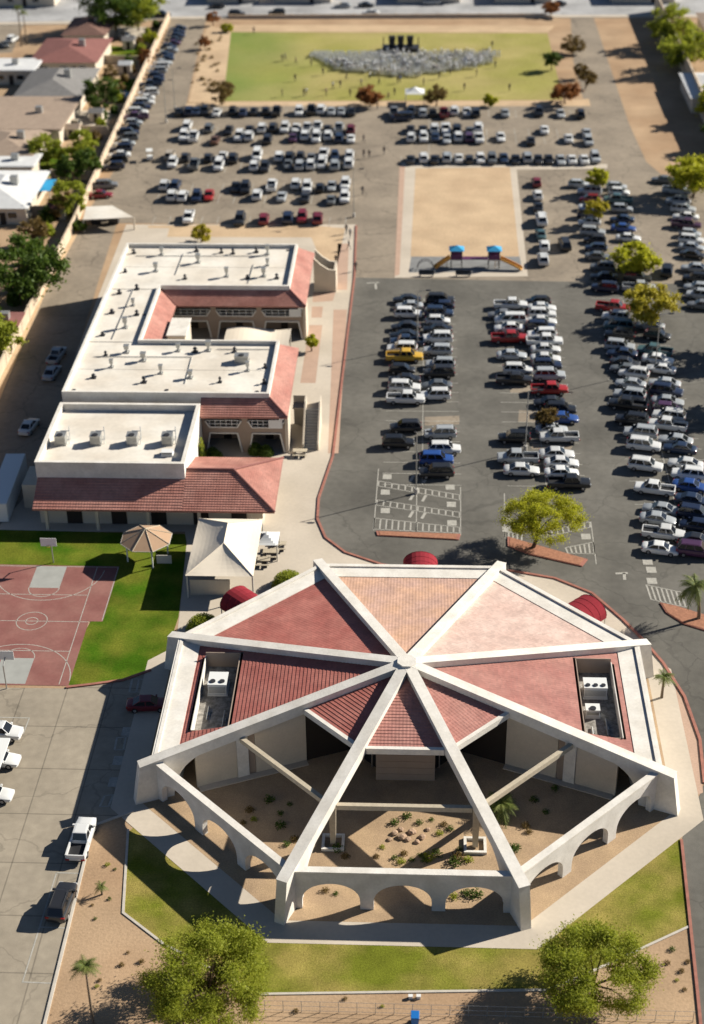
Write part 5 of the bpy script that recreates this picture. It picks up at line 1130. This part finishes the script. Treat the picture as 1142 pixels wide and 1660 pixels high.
for p,r_ in ((E0[0],RG[0]),(E0[1],RG[0]),(E0[2],RG[1]),(E0[3],RG[1]),(RG[0],RG[1])): q=MB(); q.tube(Vector(p)+Vector((0,0,.03)),Vector(r_)+Vector((0,0,.03)),.045,n=5); q.build('edge_cable','canvas_white',o)
b=MB(); b.box(-3.4,1.0,-5.2,-5.0,0,2.0); b.build('screen_panel','cream_wall',o)
q=at(433,868,2.6); canopy4('pop_up_canopy','small white pop-up canopy beside the cream fabric canopy',q.x,q.y,2.7,2.9,2.2,3.1,'metal_white')
q=at(673,149,2.2); canopy4('pop_up_canopy','white pop-up canopy on the grass below the crowd',q.x,q.y,4.0,4.0,2.3,3.3,'metal_white')
q=at(62,300,2.5); canopy4('garden_canopy','sky blue garden canopy beside the white house at the left',q.x,q.y,5.5,6,2.5,2.9,'cyan')
# trapezoid awning beside the bin enclosure
P4=[at(135,356,2.2),at(217,352,2.2),at(182,333,2.6),at(140,335,2.6)]; c0=sum(P4,Vector())/4
o=thing('bin_enclosure','beige-roofed bin enclosure at the end of the lane','enclosure',(c0.x,c0.y,0))
b=MB(); b.hexa([tuple(p-Vector((c0.x,c0.y,.12))) for p in P4],[tuple(p-Vector((c0.x,c0.y,0))) for p in P4]); b.build('roof','roof_white',o)
for p in P4: q=MB(); q.box(p.x-c0.x-.12,p.x-c0.x+.12,p.y-c0.y-.12,p.y-c0.y+.12,0,p.z-.13); q.build('post','cream_wall',o)
b=MB(); b.box(P4[3].x-c0.x,P4[2].x-c0.x,P4[3].y-c0.y+.3,P4[3].y-c0.y+.55,0,2.0); b.build('back_wall','cream_wall',o)
for k,lab in enumerate(('dark bin under the beige enclosure roof, left','dark bin under the beige enclosure roof, right')):
    bb=thing('waste_bin',lab,'bin',(c0.x-1.6+3*k,c0.y+1,0)); q=MB(); q.hexa([(-.8,-.6,.1),(.8,-.6,.1),(.8,.6,.1),(-.8,.6,.1)],[(-.9,-.7,1.3),(.9,-.7,1.3),(.9,.7,1.3),(-.9,.7,1.3)]); q.build('body','metal_dark',bb); q=MB(); q.hexa([(-.93,-.73,1.302),(.93,-.73,1.302),(.93,.73,1.302),(-.93,.73,1.302)],[(-.9,-.7,1.36),(.9,-.7,1.36),(.9,.7,1.5),(-.9,.7,1.5)]); q.build('lid','car_trim',bb)
# octagonal umbrella on the lawn
q=at(237,868,3.0); o=thing('shade_umbrella','tan octagonal shade umbrella standing on the lawn','umbrella',(q.x,q.y,0))
b=MB(); ring_=[(3.0*math.cos(R(22.5+45*k)),3.0*math.sin(R(22.5+45*k)),2.6) for k in range(8)]
for k in range(8): j=(k+1)%8; b.face([ring_[k],ring_[j],(0,0,3.9)])
b.build('fabric','canvas_tan',o,fix=False)
for k in range(8):
    b=MB(); b.tube((0,0,3.92),(ring_[k][0],ring_[k][1],2.63),.05,n=5); b.build('rib','wood',o)
    b=MB(); j=(k+1)%8; b.tube((ring_[k][0],ring_[k][1],2.58),(ring_[j][0],ring_[j][1],2.58),.04,n=5); b.build('edge_bar','post',o)
for k in (0,2,4,6): b=MB(); b.tube((ring_[k][0]*.78,ring_[k][1]*.78,0),(ring_[k][0]*.78,ring_[k][1]*.78,2.85),.09); b.build('post','metal_white',o)
b=MB(); b.box(1.2,2.9,-1.2,-1.1,0,1.1); b.build('screen_panel','post',o)
# carport over white cars at the left edge
a=at(22,1197,2.5); c=at(2,1290,2.5); o=thing('carport','white flat carport at the left edge of the south-west lot','carport',(a.x-3.5,(a.y+c.y)/2,0)); d=(a.y-c.y)/2
b=MB(); b.box(-3.4,3.2,-d,d,2.4,2.55); b.build('roof','metal_white',o)
for x in (-3.0,.6):
    for y in (-d+.5,0,d-.5): q=MB(); q.box(x-.07,x+.07,y-.07,y+.07,0,2.4); q.build('post','metal_grey',o)
# container in the lane
a=at(13,775,2.6); o=thing('storage_container','long white container at the left edge beside the school','container',(a.x-.2,a.y,0),R(2)); b=MB(); b.box(-1.2,1.2,-6,6,.1,2.6); b.build('shell','metal_white',o)
for k in range(16): q=MB(); y=-5.8+k*.75; q.box(1.201,1.24,y,y+.35,.2,2.5); q.build('rib','metal_white',o)
for s in (-.6,.6): q=MB(); q.box(s-.55,s+.55,-6.06,-6.002,.2,2.5); q.build('door','metal_white',o)
# ---- playground
q0=at(755,432); o=thing('play_structure','playground climbing frame with two blue roofs, decks and an orange slide','playground',(q0.x,q0.y,0))
xl=at(741,403,3.4).x-q0.x; xr=at(802,403,3.4).x-q0.x
for k,x in enumerate((xl,xr)):
    for sx in (-1,1):
        for sy in (-1,1): b=MB(); b.tube((x+sx*.85,sy*.85,0),(x+sx*.85,sy*.85,3.1),.07,n=6); b.build('post','metal_dark',o)
    b=MB(); b.box(x-.95,x+.95,-.95,.95,1.4,1.5); b.build('deck','metal_grey',o)
    b=MB(); r4=[(x-1.2,-1.1,3.0),(x+1.2,-1.1,3.0),(x+1.2,1.1,3.0),(x-1.2,1.1,3.0)]
    for j in range(4): b.face([r4[j],r4[(j+1)%4],(x,0,3.6)])
    b.build('roof','cyan',o,fix=False)
    for sy in (-1,1): b=MB(); b.box(x-.9,x+.9,sy*.88-.03,sy*.88+.03,1.52,2.3); b.build('panel','purple',o)
def slide(x0,y0,x1,y1):
    b=MB(); n=8
    for k in range(n):
        f=lambda t:(x0+(x1-x0)*t,y0+(y1-y0)*t,1.5*(1-t)**.9+.2*t)
        a,c=Vector(f(k/n)),Vector(f((k+1)/n)); t=Vector((-(c-a).y,(c-a).x,0)).normalized()*.4
        b.hexa([a-t,a+t,c+t,c-t],[a-t+Vector((0,0,.08)),a+t+Vector((0,0,.08)),c+t+Vector((0,0,.08)),c-t+Vector((0,0,.08))])
        for s in (1,-1): b.hexa([a+t*s,a+t*s*1.15,c+t*s*1.15,c+t*s],[a+t*s+Vector((0,0,.35)),a+t*s*1.15+Vector((0,0,.35)),c+t*s*1.15+Vector((0,0,.35)),c+t*s+Vector((0,0,.35))])
    b.build('slide','orange',o)
slide(xr+.95,-.3,xr+4.4,-1.6); slide(xl-.95,0,xl-3.4,-1.2)
b=MB(); b.box(xl+.95,xr-.95,-.6,.6,1.4,1.48); b.build('bridge','purple',o)
for x in (xl-2.2,xr+.2): b=MB(); b.tube((x,-.6,0),(x,.3,1.45),.04,n=5); b.tube((x+.7,-.6,0),(x+.7,.3,1.45),.04,n=5); [b.tube((x,-.6+.18*j,.3*j),(x+.7,-.6+.18*j,.3*j),.03,n=5) for j in range(1,5)]; b.build('ladder','orange',o)
q=at(690,436); o=thing('play_spring','small dark climbing arch at the left of the playground surface','play equipment',(q.x,q.y,0)); b=MB()
for k in range(8):
    a0,a1=math.pi*k/8,math.pi*(k+1)/8; 
    for y in (0,.8): b.tube((1.3*math.cos(a0),y,1.4*math.sin(a0)),(1.3*math.cos(a1),y,1.4*math.sin(a1)),.05,n=5)
    b.tube((1.3*math.cos(a0),0,1.4*math.sin(a0)),(1.3*math.cos(a0),.8,1.4*math.sin(a0)),.04,n=5)
b.build('arch','metal_dark',o)
for k,px in enumerate((692,751)):
    q=at(px,448); o=thing('bench','dark bench below the playground, %s of two'%('left','right')[k],'bench',(q.x,q.y,0),0,'benches below the playground')
    b=MB(); b.box(-1.2,1.2,-.25,.25,.42,.48); b.build('seat','metal_dark',o); b=MB(); b.box(-1.2,1.2,.25,.3,.5,.9); b.build('backrest','metal_dark',o)
    for x in (-1,1): b=MB(); b.box(x-.05,x+.05,-.2,.25,0,.419); b.build('leg','metal_dark',o)
# ---- basketball hoops
for k,(px,py,s) in enumerate(((28,1100,1),(62,918,-1))):
    q=at(px,py); o=thing('basketball_hoop','basketball hoop at the %s end of the maroon court'%('near','far')[k],'hoop',(cx0,124.0 if s>0 else 146.3,0),0 if s>0 else math.pi,'basketball hoops')
    b=MB(); b.tube((0,-.4,0),(0,-.4,2.9),.07); b.tube((0,-.4,2.8),(0,.6,3.2),.06); b.build('pole','metal_grey',o)
    b=MB(); b.box(-.9,.9,.6,.65,2.9,3.95); b.build('backboard','metal_white',o)
    b=MB(); [b.tube((.23*math.cos(j*.524),.9+.23*math.sin(j*.524),3.05),(.23*math.cos((j+1)*.524),.9+.23*math.sin((j+1)*.524),3.05),.02,n=4) for j in range(12)]; b.tube((0,.65,3.05),(0,.68,3.05),.03,n=4); b.build('rim','orange',o)
# ---- lamp posts
def lamp(px,py,label,h=8.5,rz=0.0):
    q=at(px,py); o=thing('lamp_post',label,'lamp post',(q.x,q.y,0),rz,'lamp posts in the lots'); b=MB(); b.tube((0,0,0),(0,0,.7),.25,.25,10); b.build('base','concrete_grey',o)
    b=MB(); b.tube((0,0,.7),(0,0,h),.085,.06,8); b.tube((0,0,h-.1),(1.3,0,h+.1),.04,.035,6); b.build('pole','metal_grey',o); b=MB(); b.box(1.1,1.8,-.16,.16,h+.05,h+.17); b.build('lamp_head','metal_dark',o)
for px,py,lab in ((270,199,'lamp post at the left end of the far car rows'),(284,178,'lamp post beside the far left cars'),(675,800,'lamp post on the spine of the near left block'),(677,560,'lamp post between the lines of the near left block'),(852,730,'lamp post on the island of the near middle block'),(1062,600,'lamp post between the lines of the right lot'),(574,352,'lamp post at the corner behind the school')): lamp(px,py,lab)
# ---- bottom fence: posts, rails and wire
o=thing('wire_fence','thin wire fence along the bottom edge of the photograph','fence',(0,83.6,0))
xs=[-13+1.45*k for k in range(25)]
for x in xs: b=MB(); b.tube((x,0,0),(x,0,1.2),.03,n=6); b.build('post','metal_grey',o)
for z in (.15,.65,1.18): b=MB(); b.tube((xs[0],0,z),(xs[-1],0,z),.014,n=5); b.build('rail','metal_grey',o)
# blue bin, small white sign, court furniture
q=at(673,1660); o=thing('recycling_bin','bright blue wheeled bin at the bottom edge','bin',(q.x,q.y,0)); b=MB(); b.hexa([(-.26,-.3,.08),(.26,-.3,.08),(.26,.3,.08),(-.26,.3,.08)],[(-.31,-.38,1.0),(.31,-.38,1.0),(.31,.38,1.0),(-.31,.38,1.0)]); b.build('body','blue',o)
b=MB(); b.hexa([(-.33,-.4,1.002),(.33,-.4,1.002),(.33,.4,1.002),(-.33,.4,1.002)],[(-.3,-.36,1.06),(.3,-.36,1.06),(.3,.36,1.12),(-.3,.36,1.12)]); b.build('lid','blue',o)
for sx in (-.28,.28): b=MB(); b.tube((sx-.03,.32,.1),(sx+.03,.32,.1),.1,n=10); b.build('wheel','rubber_tyre',o)
for k,px in enumerate((666,679)):
    q=at(px,1618); o=thing('white_box','small white utility box on the gravel, %s of two'%('left','right')[k],'utility box',(q.x,q.y,0)); b=MB(); b.box(-.16,.16,-.12,.12,0,.28); b.build('body','metal_white',o); b=MB(); b.box(-.18,.18,-.14,.14,.281,.31); b.build('lid','metal_white',o)
# tables near the stairs and below the small canopy
for k,(px,py) in enumerate(((487,738),(440,902),(452,889),(425,915))):
    q=at(px,py); o=thing('picnic_table',('dark round table beside the school stairs','folding table under the white pop-up canopy','folding table right of the white pop-up canopy','tan table between the two canopies')[k],'table',(q.x,q.y,0)); b=MB(); b.box(-.9,.9,-.4,.4,.70,.76); b.build('tabletop','wood',o)
    for s in (-1,1): b=MB(); b.box(-.9,.9,s*.75-.13,s*.75+.13,.40,.45); b.build('seat','wood',o); b=MB(); b.box(s*.6-.04,s*.6+.04,-.75,.75,0,.399); b.build('leg','metal_dark',o)
for k,(px,py) in enumerate(((345,742),(352,748),(415,735),(432,738))):
    q=at(px,py); shrub('court_shrub',('dark leafy shrub at the left of the school court','second dark leafy shrub in the school court','dark shrub beneath the school gallery','dark shrub near the school gallery corner')[k],(q.x,q.y,0),1.0,1.4,'leaf_dark',k+60,700,.14)
q=at(330,690); shrub('climbing_plant','green climbing plant against the white hall wall',(-27.0,168.6,0),.5,4.2,'leaf_green',77,500,.15)
# golf cart
q=at(243,252,.8); o=thing('golf_cart','small white golf cart driving beside the west wall cars','cart',(q.x,q.y,0),R(100)); b=MB(); b.box(-1.1,1.1,-.55,.55,.3,.62); b.box(-1.1,-.5,-.55,.55,.621,.95); b.build('body','metal_white',o)
b=MB(); b.box(-1.0,.8,-.6,.6,1.85,1.92); b.build('roof','metal_white',o)
for sx in (-.95,.7):
    for sy in (-.52,.52): b=MB(); b.tube((sx,sy,.6),(sx,sy,1.85),.03,n=5); b.build('post','metal_dark',o); 
for sx in (-.75,.75):
    for sy in (-.5,.5): w_=put('wheel',WHEEL,o,(sx,sy,.24)); w_.scale=(.7,.7,.7)
# ---- stage with speaker towers behind the crowd
q=at(650,82); o=thing('stage','low black stage with truss at the back of the crowd','stage',(q.x,q.y,0)); b=MB(); b.box(-4.2,4.2,-1.5,2,0,.9); b.build('platform','metal_dark',o)
b=MB(); 
for x in (-4,4): b.tube((x,1.7,.9),(x,1.7,2.6),.12,n=5)
b.build('railing_post','metal_dark',o)
for k,px in enumerate((636,650,665)):
    p=at(px,80); s=thing('speaker_tower','black speaker tower on the stage, %s of three'%('left','middle','right')[k],'speaker',(p.x,q.y+.6,.9),0,'speaker towers on the stage')
    for j in range(2): b=MB(); w=.62+.1*j; b.hexa([(-w,-.6+.05*j,j*1.15),(w,-.6+.05*j,j*1.15),(w,.6,j*1.15),(-w,.6,j*1.15)],[(-w-.06,-.7+.05*j,j*1.15+1.1),(w+.06,-.7+.05*j,j*1.15+1.1),(w+.06,.6,j*1.15+1.1),(-w-.06,.6,j*1.15+1.1)]); b.build('cabinet','car_trim',s)
# ================================================================= PEOPLE
def human_mesh(name,walk=0.0,seated=False):
    """one continuous low-poly figure grown by a skin modifier; slots: skin, shirt, trousers, hair"""
    if not seated:
        J={'pel':(0,0,.95,.15),'wst':(0,0,1.12,.135),'cht':(0,0,1.34,.17),'nck':(0,0,1.50,.06),'hd':(0,.015,1.62,.095),'top':(0,.0,1.74,.075)}
        for s,n in ((1,'l'),(-1,'r')):
            f=walk*s
            J.update({n+'hip':(s*.1,0,.90,.10),n+'kn':(s*.1,.18*f+.02,.50,.065),n+'an':(s*.1,.30*f-.02,.09,.045),n+'toe':(s*.11,.30*f+.14,.04,.04),n+'sh':(s*.2,0,1.43,.065),n+'el':(s*.26,-.12*f-.02,1.14,.045),n+'wr':(s*.27,-.22*f+.05,.90,.034),n+'hn':(s*.27,-.24*f+.07,.80,.04)})
    else:
        J={'pel':(0,0,.50,.15),'wst':(0,-.02,.68,.135),'cht':(0,-.03,.90,.17),'nck':(0,-.02,1.06,.06),'hd':(0,.0,1.18,.095),'top':(0,0,1.30,.075)}
        for s,n in ((1,'l'),(-1,'r')): J.update({n+'hip':(s*.1,.05,.48,.10),n+'kn':(s*.11,.45,.50,.07),n+'an':(s*.11,.44,.09,.045),n+'toe':(s*.11,.60,.04,.04),n+'sh':(s*.2,-.03,.99,.065),n+'el':(s*.25,.05,.72,.045),n+'wr':(s*.17,.28,.62,.034),n+'hn':(s*.15,.36,.60,.04)})
    ks=list(J); E=[('pel','wst'),('wst','cht'),('cht','nck'),('nck','hd'),('hd','top')]
    for n in 'lr': E+=[('pel',n+'hip'),(n+'hip',n+'kn'),(n+'kn',n+'an'),(n+'an',n+'toe'),('cht',n+'sh'),(n+'sh',n+'el'),(n+'el',n+'wr'),(n+'wr',n+'hn')]
    me=bpy.data.meshes.new(name); me.from_pydata([J[k][:3] for k in ks],[(ks.index(a),ks.index(c)) for a,c in E],[])
    ob=bpy.data.objects.new(name,me); col.objects.link(ob); md=ob.modifiers.new('skin','SKIN'); sv=me.skin_vertices[0].data
    for i,k in enumerate(ks): sv[i].radius=(J[k][3],J[k][3]*.85)
    sv[0].use_root=True; ob.modifiers.new('sub','SUBSURF').levels=1
    dg=bpy.context.evaluated_depsgraph_get(); ev=ob.evaluated_get(dg); out=bpy.data.meshes.new_from_object(ev); bpy.data.objects.remove(ob)
    out.name=name
    out.materials.clear()
    for m in ('skin','shirt','trousers','hair'): out.materials.append(M[m])
    dz=-.45 if seated else 0.0
    for p in out.polygons:
        c=p.center; z=c.z-dz
        if z>1.655 or (z>1.56 and c.y<-.03): mi=3
        elif z>1.50: mi=0
        elif abs(c.x)>.235 and z<1.08 and not seated: mi=0
        elif z>.98: mi=1
        elif seated and c.z<.58: mi=2
        elif z<.07: mi=3
        else: mi=2
        p.material_index=mi; p.use_smooth=True
    return out
HU=[human_mesh('standing_person'),human_mesh('walking_person',1.0)]
SHIRT={'dark':(.03,.03,.04),'white':(.7,.7,.68),'blue':(.04,.10,.30),'red':(.30,.03,.03),'grey':(.18,.18,.19),'tan':(.40,.30,.20)}
rp=random.Random(21)
def person(px,py,shirt,label,group,pose=0):
    p=at(px,py); o=tag(put('person',HU[pose],None,(p.x,p.y,.03),rp.uniform(0,6.28)),label,'person',group); o.color=(*SHIRT[shirt],1); return o
gp='people standing on the field'
FP=[(412,55,'dark','alone at the upper left edge of the field'),(458,100,'dark','on the grass left of the crowd, upper'),(463,98,'grey','on the grass left of the crowd, beside another'),(480,104,'tan','on the grass between the pair and the crowd'),(479,132,'dark','on open grass at the left of the field'),(458,157,'dark','at the lower left edge of the field'),(493,156,'dark','left of a pair at the lower left field edge'),(497,155,'white','right of a pair at the lower left field edge'),(540,144,'white','below the left end of the crowd'),(552,142,'dark','below the left end of the crowd, taller pair'),(529,155,'tan','at the lower field edge left of the orange tree'),(568,157,'dark','close left of the orange tree'),(586,140,'grey','above the orange tree'),(645,136,'dark','left of two above the white canopy'),(649,134,'blue','right of two above the white canopy'),(640,155,'dark','just left of the white canopy'),(630,162,'tan','by the lower edge left of the white canopy'),(687,139,'dark','behind the white canopy'),(753,147,'dark','right of the olive-brown tree'),(826,148,'dark','alone at the lower right of the field'),(773,124,'dark','below the right end of the crowd'),(803,110,'dark','at the right tip of the crowd'),(798,78,'dark','at the upper right tip of the crowd'),(505,108,'dark','by the dark box left of the crowd'),(524,122,'dark','at the lower left corner of the crowd'),(615,138,'dark','standing below the middle of the crowd'),(712,128,'dark','below the right half of the crowd, upper'),(730,122,'grey','below the right half of the crowd, farther right'),(562,130,'dark','just below the crowd on the left'),(600,128,'white','just below the crowd in the middle')]
for px,py,sh,tx in FP: person(px,py,sh,'person in %s top %s'%(sh,tx),gp,rp.randrange(2))
for px,py,sh,tx in ((590,231,'dark','walking down the aisle left of the middle car rows'),(590,256,'dark','standing in the aisle left of the playground row, left'),(599,257,'dark','standing in the aisle left of the playground row, right'),(623,251,'dark','walking in the aisle nearest the playground row'),(612,177,'tan','walking at the field end of the aisle'),(562,379,'dark','on the walkway behind the school, uppermost'),(568,386,'grey','on the walkway behind the school, second'),(566,405,'dark','on the walkway behind the school, lowest'),(545,429,'dark','beside the stair wall of the school'),(577,440,'dark','in dark clothes at the kerb beside the lot'),(447,890,'dark','standing by the white pop-up canopy'),(588,316,'dark','in the aisle right of the fourth left car row')):
    person(px,py,sh,'person %s'%tx,'people walking through the lots',1)
# seated crowd in curved rows plus empty white chairs: far mass nobody could count
SE=human_mesh('seated_person',seated=True)
def seated_low():
    bm=bmesh.new(); bm.from_mesh(SE); bmesh.ops.dissolve_limit(bm,angle_limit=R(25),verts=bm.verts[:],edges=bm.edges[:]); bmesh.ops.triangulate(bm,faces=bm.faces[:])
    V=[tuple(v.co) for v in bm.verts]; bm.verts.index_update(); F=[tuple(v.index for v in f.verts) for f in bm.faces]; Mi=[f.material_index for f in bm.faces]; bm.free(); return V,F,Mi
SV,SF,SM=seated_low()
cmats=['skin','trousers','hair']
sh_m=[mat('crowd shirt %d'%k,c,.9,.2) for k,c in enumerate(((.92,.92,.91),(.74,.79,.84),(.36,.42,.52),(.08,.08,.10),(.55,.50,.47),(.05,.14,.45),(.80,.74,.68)))]
cb=MB(); ch=MB(); rcw=random.Random(5)
def chair(b,x,y,c,s):
    def q(lx,ly,z): return (x+lx*c-ly*s,y+lx*s+ly*c,z)
    b.hexa([q(-.27,-.25,.42),q(.27,-.25,.42),q(.27,.27,.42),q(-.27,.27,.42)],[q(-.27,-.25,.46),q(.27,-.25,.46),q(.27,.27,.46),q(-.27,.27,.46)])
    b.hexa([q(-.22,-.25,.44),q(.22,-.25,.44),q(.22,-.22,.44),q(-.22,-.22,.44)],[q(-.22,-.29,.9),q(.22,-.29,.9),q(.22,-.26,.9),q(-.22,-.26,.9)])
    for lx in (-.2,.2):
        for ly in (-.2,.2): b.hexa([q(lx-.02,ly-.02,0),q(lx+.02,ly-.02,0),q(lx+.02,ly+.02,0),q(lx-.02,ly+.02,0)],[q(lx-.02,ly-.02,.42),q(lx+.02,ly-.02,.42),q(lx+.02,ly+.02,.42),q(lx-.02,ly+.02,.42)])
A=at(512,92); B_=at(800,88); topy=at(655,86).y; boty=at(655,126).y
npp=0
y=boty+.5; 
while y<topy-.5:
    f=(y-boty)/(topy-boty)                      # 0 near edge, 1 by the stage
    x0=A.x+ (1-f)**3.4*19+rcw.uniform(-1.6,1.6); x1=B_.x-(1-f)**3.0*19+rcw.uniform(-2,2)
    x=x0
    while x<x1:
        xx=x+rcw.uniform(-.08,.08); yy=y+rcw.uniform(-.12,.12)+.002*(x-(A.x+B_.x)/2)**2*.6; a=rcw.uniform(-.25,.25); c,s=math.cos(a),math.sin(a)
        empty=(x<A.x+ (B_.x-A.x)*.36 and f>.55)
        if rcw.random()<.95: chair(ch,xx,yy,c,s)
        if not empty and rcw.random()<.45:
            i=len(cb.v); cb.v+=[(xx+v[0]*c-v[1]*s,yy+v[0]*s+v[1]*c,v[2]+.02) for v in SV]; g_=math.sin(.9*xx+.35*yy)+math.sin(1.7*yy-.5*xx)*.8+rcw.uniform(-.7,.7); sm=3+rcw.choice((0,0,1,6) if g_>.25 else (3,3,2,4) if g_<-.6 else (0,1,2,3,4,6))
            if x<A.x+4: sm=8 if rcw.random()<.7 else sm
            cb.f+=[tuple(i+k for k in f_) for f_ in SF]; cb.m+=[{0:0,1:sm,2:1,3:2}[m] for m in SM]; npp+=1
            if rcw.random()<.55:
                hm=rcw.choice((3,3,3,4,9)); HV=[(xx+.26*math.cos(t_),yy-.01+.26*math.sin(t_),1.31) for t_ in [q_*math.pi/3 for q_ in range(6)]]; T_=[(xx+.11*math.cos(t_),yy-.01+.11*math.sin(t_),1.42) for t_ in [q_*math.pi/3 for q_ in range(6)]]
                i=len(cb.v); cb.v+=HV+T_
                for q_ in range(6): cb.f.append((i+q_,i+(q_+1)%6,i+6+(q_+1)%6,i+6+q_)); cb.m.append(hm)
                cb.f.append(tuple(i+6+q_ for q_ in range(6))); cb.m.append(hm)
        x+=(.72 if rcw.random()>.03 else 2.2) if not empty else .68
    y+=1.2
o=cb.build('seated_crowd',cmats+sh_m,fix=False); stuff(o); tag(o,'dense seated crowd in pale clothes on the field','crowd')
o=ch.build('folding_chairs','metal_white',fix=False); stuff(o); tag(o,'rows of white folding chairs under the crowd','chairs')
print('people in crowd',npp,'tris',sum(len(f)-2 for f in cb.f),'cars',NCAR)
